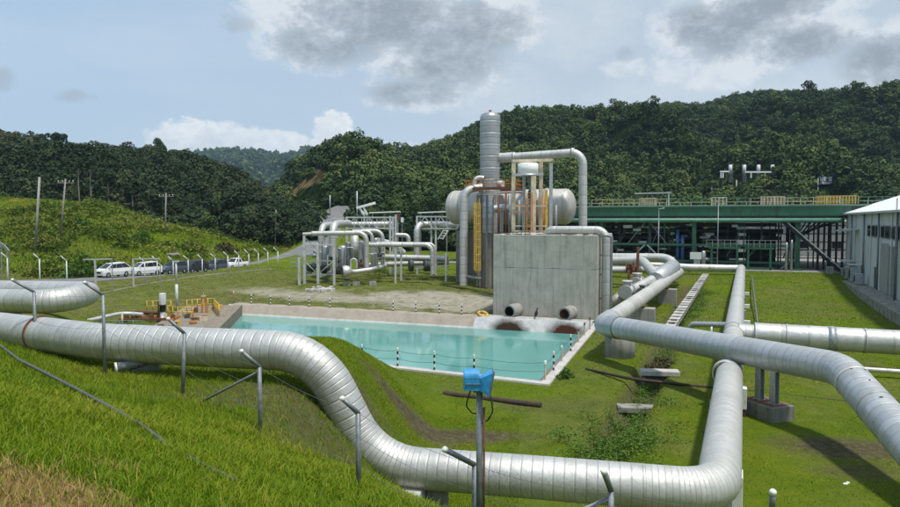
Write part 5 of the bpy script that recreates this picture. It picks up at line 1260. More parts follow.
# ================================================================== GREEN COOLING STRUCTURE
gd = thing('cooling_deck', 'long dark green elevated deck on columns with railings and pipes', 'industrial deck', plan(0, 8, PG))
YP = -math.radians(23)
def pbox(a0, a1, b0, b1, z0, z1): return MB().box(plan((a0 + a1) / 2, (b0 + b1) / 2, (z0 + z1) / 2), (a1 - a0, b1 - b0, z1 - z0), YP)
pbox(-46, 30, 0, .35, 9.85, 11.45).build('fascia', M['green'], gd)
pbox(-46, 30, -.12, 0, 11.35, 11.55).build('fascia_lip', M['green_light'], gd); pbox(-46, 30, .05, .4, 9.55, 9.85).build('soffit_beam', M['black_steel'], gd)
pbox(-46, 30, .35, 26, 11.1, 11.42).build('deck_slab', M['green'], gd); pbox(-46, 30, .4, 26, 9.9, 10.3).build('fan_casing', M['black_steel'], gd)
MB().tube(plan(-46, -.75, 9.15), plan(17.2, -.75, 9.15), .34, 14).build('long_pipe', M['green_light'], gd)
for a in (-34.5, -19.2, -4.0, 11.25):
    for bb in (.3, 12, 24):
        pbox(a - .32, a + .32, bb - .3 + .3, bb + .6, PG, 9.55).build('column', M['green' if bb < 1 else 'black_steel'], gd)
    pbox(a - .7, a + .7, -.5, 1.0, PG, PG + .25).build('base_plate', M['green'], gd)
for z in (5.1, 2.4): pbox(-46, 11, .45, .75, z - .17, z + .17).build('girt', M['green'], gd)
for k, a in enumerate((-26.5, -11.6)):
    for s in (-1, 1): MB().bar(plan(a + s * 3.6, .1, PG + .3), plan(a + s * .2, .1, 5.0), .2).build('brace', M['galv_dark' if k == 0 else 'white_steel'], gd); MB().bar(plan(a + s * 3.2, 1.6, 5.2), plan(a, 1.6, 9.3), .16).build('brace', M['galv_dark'], gd)
# posts and rails of the deck edge
def prail(a0, a1, b_, z0, h, mat, step=1.6, nr=2):
    m = MB()
    for k in range(nr): z = z0 + h * (k + 1) / nr; m.bar(plan(a0, b_, z), plan(a1, b_, z), .06)
    n = max(1, int((a1 - a0) / step))
    for k in range(n + 1): a = a0 + (a1 - a0) * k / n; m.bar(plan(a, b_, z0), plan(a, b_, z0 + h + .05), .07)
    return m
for k in range(6): a0 = -46 + k * 12.6; prail(a0, a0 + 12.4, .2, 11.42, 1.25, 'tan').build('railing', M['tan' if k % 2 == 0 else 'green_light'], gd)
prail(-46, 30, 24, 11.42, 1.3, 'tan', 2).build('rear_railing', M['tan'], gd)
for (a0, a1, n) in ((14.0, 19.5, 13), (6.0, 9.4, 7), (-1.5, .8, 4), (-13, -10.5, 4)):
    o = thing('access_cage', {14.0: 'large yellow railing cage on the green deck near the shed', 6.0: 'middle cream cage on the green deck', -1.5: 'small cream cage on the green deck behind the slim lamp mast', -13: 'small cream cage on the green deck near the white tee bar'}[a0], 'railing', plan(a0, 3, 11.42), 'railed cages on the green deck')
    mm = M['yellow' if a0 == 14.0 else 'tan']; m = prail(a0, a1, 2.0, 11.42, 1.45, 'orange', (a1 - a0) / n, 3); m.build('front_rail', mm, o); prail(a0, a1, 4.6, 11.42, 1.6, 'orange', (a1 - a0) / n, 3).build('rear_rail', mm, o)
    pbox(a0, a1, 2.0, 4.6, 11.44, 11.5).build('floor', M['rust'], o)
tb = thing('gantry_bar', 'pale tee shaped beam on one post above the green deck', 'gantry', plan(-9, 6, 11.42)); MB().bar(plan(-14.4, 6, 13.9), plan(-8.2, 6, 13.95), .22, .2).build('beam', M['white_steel'], tb); MB().bar(plan(-8.6, 6, 11.42), plan(-8.6, 6, 13.9), .16).build('post', M['white_steel'], tb)
# machinery in the dark bays
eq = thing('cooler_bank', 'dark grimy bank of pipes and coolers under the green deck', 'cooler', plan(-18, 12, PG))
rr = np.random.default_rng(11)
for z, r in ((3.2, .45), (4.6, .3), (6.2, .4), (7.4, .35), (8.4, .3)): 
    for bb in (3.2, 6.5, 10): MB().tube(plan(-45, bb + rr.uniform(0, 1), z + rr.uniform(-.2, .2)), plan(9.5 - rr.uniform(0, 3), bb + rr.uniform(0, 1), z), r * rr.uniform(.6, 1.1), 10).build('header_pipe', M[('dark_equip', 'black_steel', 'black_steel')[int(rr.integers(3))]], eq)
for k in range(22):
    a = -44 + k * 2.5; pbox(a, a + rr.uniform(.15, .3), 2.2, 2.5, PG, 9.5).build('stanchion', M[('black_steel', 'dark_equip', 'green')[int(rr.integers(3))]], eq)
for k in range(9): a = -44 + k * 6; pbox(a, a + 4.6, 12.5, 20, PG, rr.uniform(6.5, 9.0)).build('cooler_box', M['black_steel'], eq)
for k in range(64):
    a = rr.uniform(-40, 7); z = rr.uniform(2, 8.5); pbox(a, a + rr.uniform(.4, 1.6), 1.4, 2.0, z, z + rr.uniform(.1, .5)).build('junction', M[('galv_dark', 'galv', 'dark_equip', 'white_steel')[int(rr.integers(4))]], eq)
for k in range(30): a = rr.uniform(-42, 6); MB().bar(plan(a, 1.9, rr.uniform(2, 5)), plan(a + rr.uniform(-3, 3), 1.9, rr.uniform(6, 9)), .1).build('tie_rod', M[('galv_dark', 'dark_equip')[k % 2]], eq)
for a in (-6.6, -5.8): MB().tube(plan(a, 1.0, PG), plan(a, 1.0, 7.6 if a < -6 else 6.6), .3, 12).build('blue_riser', M['blue_pipe'], gd)
# green portal frames and tanks on the paving
for i, (a0, a1) in enumerate(((-1.2, 2.6), (4.2, 7.4))):
    o = thing('portal_frame', ['green steel frame with walkway on the paving, left of the other', 'green steel frame with walkway on the paving, nearer the slanted struts'][i], 'steel frame', plan(a0, -1, PG), 'green frames before the deck')
    for a in (a0, a1): pbox(a - .16, a + .16, -1.4, -1.1, PG, 4.6).build('column', M['green'], o)
    pbox(a0 - .5, a1 + .5, -1.42, -1.08, 4.6, 4.9).build('beam', M['green'], o); pbox(a0 - .4, a1 + .4, -1.4, -1.1, 1.55, 1.75).build('sill', M['green'], o)
    prail(a0 - .8, a1 + .8, -1.2, 4.9, 1.1, 'galv', .8).build('walkway_rail', M['galv'], o)
for i, (a, h, r, m) in enumerate(((-3.2, 2.2, .3, 'white'), (-2.4, 2.9, .35, 'galv'), (9.6, 4.4, .2, 'galv'), (10.3, 4.8, .17, 'galv'))):
    MB().lathe([(0, PG), (r, PG), (r, PG + h * .9), (r * .5, PG + h), (0, PG + h)], plan(a, -1.6, 0), UP, 14).build('canister', M[m], label=['short white canister on the paving beside the green column', 'grey canister right next to the short white one', 'tall grey canister beside the slanted struts', 'tallest slim grey canister, right of the other by the slanted struts'][i], cat='tank')
wb = thing('cabinet', 'white cabinet on a stem before the dark bays', 'electrical cabinet', plan(-3.6, -2.2, PG)); pbox(-4.4, -2.7, -2.5, -1.9, 2.9, 4.0).build('box', M['white'], wb); pbox(-3.8, -3.3, -2.4, -2.0, PG, 2.9).build('stem', M['white_steel'], wb)
# struts at the right bay
ss = thing('strut_frame', 'dark slanted struts and stanchions below the right end of the green deck', 'steel frame', plan(14, 2, PG))
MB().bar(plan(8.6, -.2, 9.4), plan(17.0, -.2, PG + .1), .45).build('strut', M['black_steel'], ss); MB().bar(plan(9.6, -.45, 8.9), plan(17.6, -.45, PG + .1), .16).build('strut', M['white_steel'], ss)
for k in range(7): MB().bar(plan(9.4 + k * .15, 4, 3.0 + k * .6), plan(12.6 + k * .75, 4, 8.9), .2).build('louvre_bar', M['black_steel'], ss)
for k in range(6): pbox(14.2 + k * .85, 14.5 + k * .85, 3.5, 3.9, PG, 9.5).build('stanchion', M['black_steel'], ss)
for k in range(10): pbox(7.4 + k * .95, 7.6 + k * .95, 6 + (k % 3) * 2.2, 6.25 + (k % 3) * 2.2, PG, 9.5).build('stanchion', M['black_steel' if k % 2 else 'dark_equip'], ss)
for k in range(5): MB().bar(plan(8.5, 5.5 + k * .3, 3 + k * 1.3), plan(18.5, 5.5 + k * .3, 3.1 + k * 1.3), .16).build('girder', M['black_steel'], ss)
MB().bar(plan(9, 1, PG + .2), plan(13.5, 1, 4.9), .14).build('tie', M['white_steel'], ss)
pbox(18.4, 20.4, -.1, 1.6, PG, 11.6).build('corner_post', M['black_steel'], ss)
pw_ = thing('rear_building', 'pale wall seen through the open bays under the green deck', 'building', plan(14, 32, PG)); pbox(2, 40, 46, 60, PG, 8.9).build('wall', M['conc'], pw_); pbox(1.5, 40.5, 45.5, 60.5, 8.9, 9.2).build('roof', M['white'], pw_)
for k in range(4): pbox(8 + k * 6.5, 10 + k * 6.5, 45.9, 46.0, 3.2, 4.6).build('window', M['glass'], pw_)
# lamp masts
for i, (a, b_, zt_, lab) in enumerate(((-9.2, -3.6, 11.0, 'silver lamp mast before the dark bays, left of the blue riser pipes'), (-.3, -2.0, 12.6, 'slim lamp mast rising past the green deck beside the portal frames'))):
    o = thing('lamp_mast', lab, 'lamp post', plan(a, b_, PG)); MB().tube(plan(a, b_, PG), plan(a, b_, zt_), .13 if i == 0 else .08, 10, .07).build('pole', M['galv'], o); MB().bar(plan(a, b_, zt_), plan(a + .8, b_ - .3, zt_ + .12), .3, .12).build('lamp_head', M['white'], o)
st = plan(15.2, -4.6, 0); MB().box(up3(st, 1.6), (.9, .9, 1.5), YP, .03).build('concrete_stump', M['conc'], label='stubby grey concrete post on the lawn edge before the shed corner', cat='post')

# ================================================================== SHED
SF = V((60.6, 104.0, .7)); sw = -d1
def shp(s, w, z): q = SF + sw * s + d2 * w; return V((q.x, q.y, z))
t = NT('ribbed_grey_sheet'); p = t.pos(); x, y, z = t.sep(p)
al = t.math('ADD', t.math('MULTIPLY', x, -float(D1[0])), t.math('MULTIPLY', y, -float(D1[1]))); wv = t.math('SINE', t.math('MULTIPLY', al, 24)); f = t.noise(t.pos((1, 1, .2)), 1.2, 6, .65)
t.set(Base_Color=t.mix(t.ramp(t.noise(t.pos((1, 1, .12)), 1.1, 7, .7), [(.5, 0.0), (.72, .6)]), t.ramp(f, [(.3, (.48, .51, .50)), (.7, (.64, .66, .64))]), (.22, .23, .22)), Roughness=.55).bump(wv, .6, .03); M['sheet'] = t.m
sh = thing('steel_shed', 'grey sheet metal shed with white roof at the right edge', 'shed', SF)
LS, WS = 62, 18
b = MB(); b._add([shp(0, 0, .4), shp(LS, 0, .4), shp(LS, 0, 10.2), shp(0, 0, 10.2), shp(0, WS, .4), shp(0, WS, 10.2), shp(0, WS / 2, 13.3), shp(LS, WS, .4), shp(LS, WS, 10.2), shp(LS, WS / 2, 13.3)],
    [(0, 1, 2, 3), (4, 0, 3, 6, 5), (7, 4, 5, 8), (1, 7, 8, 9, 2)]); b.build('wall', M['sheet'], sh)
b = MB()
for w0_, w1_, z0_, z1_ in ((-.5, WS / 2, 10.1, 13.5), (WS + .5, WS / 2, 10.1, 13.5)):
    b._add([shp(-.6, w0_, z0_), shp(LS, w0_, z0_), shp(LS, w1_, z1_), shp(-.6, w1_, z1_), shp(-.6, w0_, z0_ + .15), shp(LS, w0_, z0_ + .15), shp(LS, w1_, z1_ + .15), shp(-.6, w1_, z1_ + .15)], [(0, 1, 2, 3), (4, 7, 6, 5), (0, 4, 5, 1), (0, 3, 7, 4), (1, 5, 6, 2), (2, 6, 7, 3)])
b.build('roof', M['white'], sh)
MB().bar(shp(-.6, -.62, 10.1), shp(LS, -.62, 10.1), .25, .22).build('gutter', M['white_steel'], sh)
pl = MB().box(shp(LS / 2, -1.1, .55), (LS + 2, 2.4, 1.0), math.atan2(sw.y, sw.x)); pl.build('plinth', M['conc_moss'], sh)
def onwall(name, s0, s1, z0, z1, mat, out=.06, parent=sh): 
    c = shp((s0 + s1) / 2, -out / 2, (z0 + z1) / 2); return MB().box(c, (s1 - s0, out, z1 - z0), math.atan2(sw.y, sw.x)).build(name, M[mat], parent)
for k in range(7):
    s0 = 19 + k * 2.9; w_ = onwall('window', s0, s0 + 2.3, 7.1, 8.6, 'galv_dark', .08)
    for j in range(3):
        onwall('pane', s0 + .1 + j * .74, s0 + .68 + j * .74, 7.25, 8.45, 'glass', .12, w_)
onwall('sliding_door', 28.6, 32.4, 1.1, 6.6, 'galv', .12); onwall('sliding_door', 33, 36.5, 1.1, 6.4, 'galv_dark', .1); onwall('hatch', 24.6, 26, 1.1, 3.6, 'dark_equip', .1)
for s in (6.5, 17.2, 27.2, 37.4): MB().tube(shp(s, -.2, 1.0), shp(s, -.2, 10), .11, 8).build('downpipe', M['galv_dark'], sh)
for (s, z, l) in ((2.0, 7.6, 4), (10.8, 7.9, 3), (8, 3.4, 4.2), (15.5, 3.3, 2.5)): MB().box(shp(s, -.9, z), (l, 1.6, .14), math.atan2(sw.y, sw.x)).build('awning', M['white_steel'], sh)
for s in np.arange(3, LS, 6.2): MB().bar(shp(s, -.06, 1.0), shp(s, -.06, 10), .12).build('wall_rib', M['sheet'], sh)
for i, (s, w, h) in enumerate(((7.5, 1.5, 1.2), (11.5, 1.7, 1.6), (16.2, 1.9, 1.9), (20.5, 1.4, 1.3))):
    q = shp(s, -1.1, 1.05); o = thing('air_conditioner', ['small grey air conditioner by the far corner of the shed plinth', 'grey air conditioner, second from the far shed corner', 'tallest grey air conditioner on the shed plinth', 'grey air conditioner on the shed plinth nearest the viewer'][i], 'air conditioner', q, 'air conditioners on the shed plinth')
    MB().box(q + UP * (h / 2 + .1), (w, .9, h), math.atan2(sw.y, sw.x), .04).build('casing', M['galv'], o); MB().lathe([(0, 0), (h * .33, 0), (h * .33, .04), (0, .05)], q + UP * (h / 2 + .1) - d2 * .46, -d2, 16).build('fan_grille', M['black_steel'], o); MB().box(q + UP * .06, (w * .9, .7, .12), math.atan2(sw.y, sw.x)).build('feet', M['conc'], o)
MB().tube(shp(38.5, -.5, 1), shp(38.5, -.5, 11.4), .07, 8).build('conduit', M['galv_dark'], sh)
# ================================================================== CARS
def car(label, paint, kind='mpv'):
    o = thing('parked_car', label, 'car', (0, 0, 0), 'cars parked along the road')
    L, Wd = (4.7, 1.84) if kind != 'pickup' else (5.2, 1.85)
    # stations along x (front at -x): lower body outline z, roof z
    if kind == 'pickup':
        body = [(-2.6, .50, .78), (-2.5, .36, .92), (-1.55, .34, 1.06), (-.95, .34, 1.10), (1.0, .34, 1.10), (1.05, .34, 1.12), (2.5, .36, 1.10), (2.6, .5, 1.05)]
        cab = [(-1.0, 1.08), (-.25, 1.72), (.7, 1.76), (1.0, 1.10)]
    elif kind == 'suv':
        body = [(-2.35, .5, .8), (-2.28, .34, .98), (-1.3, .34, 1.10), (-.9, .34, 1.12), (2.2, .36, 1.12), (2.3, .45, 1.05)]
        cab = [(-1.0, 1.10), (-.2, 1.70), (1.7, 1.74), (2.2, 1.10)]
    else:
        body = [(-2.30, .46, .80), (-2.22, .30, .98), (-1.75, .30, 1.08), (-1.5, .32, 1.12), (1.0, .32, 1.14), (2.2, .34, 1.16), (2.32, .45, 1.05)]
        cab = [(-1.72, 1.09), (-.62, 1.70), (1.3, 1.80), (2.28, 1.14)]
    b = MB(); n = len(body); vs = []; fs = []
    for i, (x, z0, z1) in enumerate(body):
        w = Wd / 2 * (.84 if i in (0, n - 1) else .97 if i in (1, n - 2) else 1)
        vs += [V((x, -w * .94, z0)), V((x, -w, (z0 + z1) / 2)), V((x, -w * .93, z1)), V((x, w * .93, z1)), V((x, w, (z0 + z1) / 2)), V((x, w * .94, z0))]
    for i in range(n - 1):
        for k in range(6): fs.append((i * 6 + k, i * 6 + (k + 1) % 6, i * 6 + 6 + (k + 1) % 6, i * 6 + 6 + k))
    fs += [tuple(range(5, -1, -1)), tuple(range((n - 1) * 6, n * 6))]; b._add(vs, fs)
    (xa, za), (xb, zb), (xc, zc), (xd, zd) = cab; wl, wh = Wd / 2 * .91, Wd / 2 * .74
    lo = [V((xa, -wl, za)), V((xd, -wl, zd)), V((xd, wl, zd)), V((xa, wl, za))]; hi = [V((xb, -wh, zb)), V((xc, -wh, zc)), V((xc, wh, zc)), V((xb, wh, zb))]
    b._add(lo + hi, [(4, 5, 6, 7), (0, 1, 5, 4), (1, 2, 6, 5), (2, 3, 7, 6), (3, 0, 4, 7)]); b.build('body', paint, o, local=True)
    def panel(name, q, ins, m=M['glass']):
        c = sum(q, V()) / 4; nn_ = (q[1] - q[0]).cross(q[3] - q[0]).normalized()
        if nn_.dot(c - V((.3, 0, 1.2))) < 0: nn_ = -nn_
        MB().face([c + (p - c) * ins + nn_ * .012 for p in q]).build(name, m, o, local=True)
    panel('windscreen', [lo[0], lo[3], hi[3], hi[0]], .86); panel('rear_window', [lo[1], lo[2], hi[2], hi[1]], .8)
    for sgn, (l0, l1, h1, h0) in ((-1, (lo[0], lo[1], hi[1], hi[0])), (1, (lo[3], lo[2], hi[2], hi[3]))):
        for t0, t1 in (((.05, .365), (.375, .665), (.675, .96)) if kind != 'pickup' else ((.14, .5), (.54, .9))):
            q = [l0.lerp(l1, t0), l0.lerp(l1, t1), h0.lerp(h1, t1), h0.lerp(h1, t0)]; q = [q[0].lerp(q[3], .02), q[1].lerp(q[2], .02), q[1].lerp(q[2], .84), q[0].lerp(q[3], .84)]; panel('side_window', q, 1.0)
    for x in ((-1.45, 1.4) if kind != 'pickup' else (-1.65, 1.5)):
        for sgn in (-1, 1):
            w = MB().lathe([(.2, -.1), (.33, -.1), (.35, -.06), (.35, .06), (.33, .11), (.2, .11)], (x, sgn * (Wd / 2 - .11), .35), (0, sgn, 0), 18).build('tyre', M['black'], o, local=True)
            MB().lathe([(.21, .07), (.19, .09), (.05, .12), (0, .12)], (x, sgn * (Wd / 2 - .11), .35), (0, sgn, 0), 12).build('rim', M['galv'], w, local=True).location = (0, 0, 0)
    xf = body[0][0]
    for sgn in (-1, 1): MB().box((xf + .08, sgn * .62, .80), (.16, .36, .15), 0, .02).build('headlight', M['lamp_lens'], o, local=True); MB().box((body[-1][0] - .05, sgn * .72, .95), (.1, .2, .3)).build('tail_light', M['rust'], o, local=True)
    MB().box((xf + .02, 0, .66), (.06, .9, .22)).build('grille', M['black'], o, local=True)
    if kind == 'pickup': MB().box((1.8, 0, 1.12), (1.35, 1.5, .03)).build('load_bed', M['black'], o, local=True)
    for sgn in (-1, 1): MB().box((xa + .5, sgn * (wl + .1), za + .12), (.1, .2, .14)).build('mirror', paint, o, local=True)
    return o
def road_at(u):
    pts = _resample(ROADC, .5); return min(range(len(pts)), key=lambda i: abs((pts[i].x / pts[i].y) * F + CX - u) + (1000 if pts[i].y > 125 else 0)), pts
cars = [(115, 'car_white', 'mpv', 'white people carrier, leftmost of the parked cars'), (149, 'car_white', 'mpv', 'second white people carrier, just left of the dark cars'), (174, 'car_grey', 'suv', 'dark blue grey car next to the second white carrier'),
        (196, 'car_black', 'mpv', 'black car in the middle of the three dark cars'), (215, 'car_grey', 'suv', 'dark grey car right beside the white pickup'), (229, 'car_white', 'pickup', 'white double cab pickup at the far end of the parked row')]
pts = _resample(ROADC, .25); i0 = min(range(len(pts)), key=lambda i: abs((pts[i].x / pts[i].y) * F + CX - 119) + (1000 if pts[i].y > 125 else 0))
for j, (u, m, k, lab) in enumerate(cars):
    o = car(lab, M[m], k); i = i0; dist = 0; want = (0, 5.3, 10.4, 15.3, 20.2, 25.6)[j]
    while dist < want: dist += (pts[i + 1] - pts[i]).length; i += 1
    p = pts[i]; q = pts[i + 4] - pts[i - 4]; yaw = math.atan2(q.y, q.x) - (.25 if j < 2 else .12); n_ = V((-q.y, q.x, 0)).normalized()
    c = p + n_ * 1.0; o.location = (c.x, c.y, c.z + .02); o.rotation_euler = (0, 0, yaw); o.scale = (.93, 1, 1.1 if k != 'pickup' else 1); print('car', j, round(CX + F * c.x / c.y), round(c.y))
# ================================================================== ROADSIDE FENCE, POLES, SMALL STRUCTURES
wf = [(-22, 258, 284), (8, 258, 284), (40, 259, 283), (67, 261, 282), (145, 262, 281), (157.5, 261, 281), (173.5, 261, 280), (188.5, 260, 281), (202.5, 259, 279), (215.5, 258, 277), (228, 256, 275), (239, 255, 273), (249, 254, 270), (258.5, 253, 268.5), (268, 252, 267), (278, 251.5, 265)]
lab_wf = ['left of the hairpin pipe', 'above the hairpin pipe bend, left of two', 'above the hairpin pipe bend, right of two', 'before the dark bush, left of the white carriers', 'at the nose of the second white carrier', 'at the doors of the second white carrier', 'before the blue grey car', 'right of the blue grey car nose', 'before the black car', 'before the dark grey car', 'at the nose of the white pickup', 'at the tail of the white pickup', 'first beyond the white pickup', 'second beyond the white pickup', 'third beyond the white pickup', 'nearest the white skid']
for (u, vb, v1), lab in zip(wf, lab_wf):
    d = 78.5 + max(0, u - 100) * .14; c = P(u, v1, d); g = gz(c.x, c.y); z = P(u, vb, d).z
    o = thing('roadside_post', 'pale bent fence post ' + lab, 'fence post', (c.x, c.y, g), 'bent posts of the roadside fence')
    MB().tube((c.x, c.y, g - .3), (c.x, c.y, z), .075, 8).build('upright', M['white_steel'], o); MB().tube((c.x, c.y, z), (c.x - .62, c.y - .1, z + .62), .07, 8).build('arm', M['white_steel'], o)
kb = thing('kerb_wall', 'low pale kerb under the roadside fence', 'kerb', P(100, 283, 83)); pts = [P(u, 284, 78.5 + max(0, u - 100) * .14) for u in range(-60, 285, 12)]
b = MB()
for a, c in zip(pts[:-1], pts[1:]): b.bar(up3(a, gz(a.x, a.y) - .02), up3(c, gz(c.x, c.y) - .02), .18, .24)
b.build('kerb', M['conc'], kb)
def tpost(u, v0, v1, ua, ub, d, lab):
    a = P(u, v0, d); o = thing('gate_frame', lab, 'gate', up3(a, gz(a.x, a.y)), 'white gate frames by the road'); MB().bar(up3(a, gz(a.x, a.y) - .2), a, .17).build('post', M['white_steel'], o)
    MB().bar(P(ua, v0 + .6, d), P(ub, v0, d), .13).build('top_bar', M['white_steel'], o); MB().bar(P(ub, v0, d), up3(P(ub, v0, d), gz(P(ub, v0, d).x, P(ub, v0, d).y)), .08).build('side_post', M['galv'], o)
tpost(95, 259, 283, 83, 112, 79.5, 'white tee topped gate frame in front of the first white carrier'); tpost(133, 258.5, 281, 133, 160, 83, 'white gate frame with long bar between the two white carriers')
for (ub_, vb_, ut, vt, d0, lab, arm, m, r) in ((35, 252, 39.5, 177, 70, 'leaning bare concrete pole left of the timber pole', 0, 'conc', .22), (60, 240, 65.5, 179, 90, 'timber power pole with crossarm on the grassy hillside', 1, 'wood', .17), (165, 237, 166, 193, 90, 'power pole with crossarm at the meadow edge behind the cars', 1, 'wood', .15), (275, 247, 276, 210, 90, 'plain power pole at the road bend', 0, 'wood', .15)):
    a = T(ub_, vb_, d0, 220); a = a if a.y < 218 else P(ub_, vb_, 130); t_ = P(ut, vt, a.y); o = thing('power_pole', lab, 'power pole', (a.x, a.y, a.z), 'poles on the hillside')
    MB().tube(a - UP * .5, t_, r, 10, r * .7).build('mast', M[m], o)
    if arm: MB().bar(t_ - UP * .6 - V((1.3, 0, 0)), t_ - UP * .6 + V((1.3, .2, 0)), .14).build('crossarm', M['wood'], o); [MB().tube(t_ + V((s, 0, -.5)), t_ + V((s, 0, -.25)), .06, 6).build('insulator', M['white'], o) for s in (-1.2, -.5, .6, 1.2)]
for i, (u, v0, v1, d, lab) in enumerate(((330, 195, 209, 190, 'slim pole beside the road climbing into the trees'), (357, 191, 216, 150, 'slim pole just behind the white lifting arm'))):
    a = P(u, v1 + 4, d); MB().tube(a - UP * 2, P(u, v0, d), .13, 8).build('road_pole', M['galv'], label=lab, cat='pole')
q = P(167, 254, 112); bs = thing('bus_shelter', 'small flat roofed grey shelter behind the parked cars', 'shelter', up3(q, gz(q.x, q.y))); g = gz(q.x, q.y)
MB().box(q, (3.2, 2.2, .25), -.2).build('roof', M['conc_pale'], bs); [MB().box((q.x + sx * 1.4, q.y + .6, (q.z + g) / 2), (.16, .16, q.z - g), -.2).build('post', M['conc'], bs) for sx in (-1, 1)]; MB().box((q.x, q.y + .9, (q.z + g) / 2), (2.9, .12, q.z - g - .1), -.2).build('back_wall', M['conc_dark'], bs)
# white plant on the hill
def onR(u, v, lift=0.0):
    ts = np.linspace(.02, .95, 500); X_, Y_, Z_ = surfR(np.full(500, float(u)), ts); V_ = 220 - (Z_ - CAM[2]) / Y_ * F; i = int(np.argmax(V_ < v)); return V((X_[i], Y_[i], Z_[i] + lift))
hb = min((onR(u_, 174.5) for u_ in (721, 730.3, 744.2, 758.4, 772.4)), key=lambda q: q.y); hb.y -= 3
for i, u in enumerate((730.3, 744.2, 758.4, 772.4)):
    a = P(u, 174, hb.y); t_ = P(u, 164.8, hb.y); o = thing('vent_stack', ['leftmost of four white vent stacks on the forested hill', 'second from left of four white vent stacks on the hill', 'third from left of four white vent stacks on the hill', 'rightmost of four white vent stacks on the forested hill'][i], 'vent stack', a - UP * 3, 'white stacks on the hill')
    MB().lathe([(0, 0), (.62, 0), (.62, (t_ - a).length), (.52, (t_ - a).length), (.52, .3)], a, UP, 16).build('barrel', M['white_steel'], o); MB().box(a - UP * 1.5, (1.2, 1.2, 3.0)).build("base", M["dark_equip"], o)
o = thing('pipe_bridge', 'white pipe bridge linking the vent stacks on the hill', 'pipe rack', P(750, 173, hb.y + 2))
for (u0, u1, v) in ((720, 729, 171.5), (745, 771, 172)): MB().bar(P(u0, v, hb.y - 2), P(u1, v, hb.y - 2), .5).build('beam', M['white'], o)
for u in (721, 723, 751, 765): MB().bar(P(u, 171.5, hb.y - 2), P(u, 178, hb.y - 2), .35).build('leg', M['white'], o)
hc = onR(830, 185); o = thing('wellhead_shed', 'small white framed structure on the hill right of the stacks', 'shed', hc - UP * 2)
MB().box(P(826, 179, hc.y), (2.6, 2.5, 1.4)).build('cabin', M['white'], o); MB().bar(P(819, 177.3, hc.y), P(844, 176.6, hc.y), .3).build('roof_beam', M['conc_pale'], o); MB().box(P(825, 183, hc.y), (3.4, 2.5, .8)).build('tank', M['white_steel'], o)
for u, m in ((818, 'white'), (829.5, 'yellow'), (840, 'white')): MB().bar(P(u, 178, hc.y - .5), P(u, 192, hc.y - .5), .25).build('leg', M[m], o)
for i, (u, v0, v1, lean, lab) in enumerate(((736.5, 180, 186.5, 0, 'short white post among trees below the vent stacks'), (857.5, 177, 184.5, 1.2, 'leaning white post in the trees above the shed'), (711, 186, 192, 3, 'slanted grey post in the trees behind the lamp mast'))):
    h = onR(u, v1); a, c = P(u + lean, v1 + 4, h.y - 3), P(u, v0, h.y - 3); MB().bar(a, c, .4).build('white_post', M['white'], label=lab, cat='post')
h = onR(805, 173); MB().box(P(805, 173.4, h.y - 2), (3.4, 2, .3)).build('hill_roof', M['white'], label='tiny white roof between the vent stacks and the framed structure', cat='roof')
# ================================================================== SINGLE TREES AND BUSHES
TREEV = {k: crown_variant(1500, k, .075, 40 + i) for i, k in enumerate(('round', 'tall', 'flat'))}
def tree(u, vb, vt, d, kind, lab, tone=.45, mat='forest_left', grp=None, bark='bark', wfac=.42, bare=.35):
    a = P(u, vb, d); t_ = P(u, vt, d); h = t_.z - a.z; o = thing('tree', lab, 'tree', (a.x, a.y, a.z), grp)
    r = h * wfac; cz = a.z + h - r * (.55 if kind == 'flat' else .8); b = MB(); rr = np.random.default_rng(int(u * 7 + vt))
    top = V((a.x + rr.normal(0, .2), a.y, cz)); tr = max(.1, h * .016)
    b.path([a - UP * 1.5, a.lerp(top, .5) + V((rr.normal(0, .15), 0, 0)), top], tr, n=7)
    for k in range(6): q = a.lerp(top, rr.uniform(.5, .95)); b.tube(q, q + V((rr.normal(0, r * .45), rr.normal(0, r * .45), r * rr.uniform(.25, .7))), tr * .5, 5, tr * .2)
    b.build('trunk', M[bark], o)
    v, ti = TREEV[kind]; an = rr.uniform(0, 6.28); c, s = math.cos(an), math.sin(an); q = np.stack([(v[:, 0] * c - v[:, 1] * s) * r, (v[:, 0] * s + v[:, 1] * c) * r, v[:, 2] * r * (1.25 if kind != 'flat' else .8)], -1)
    q = q + np.array([0, 0, cz - a.z]); np_mesh('crown', q, np.arange(len(q)), np.full(len(q) // 3, 3), M[mat], {'tint': (np.clip(ti + tone, 0, 1), 'FLOAT')}, parent=o)
gp = 'single trees at the forest edge'
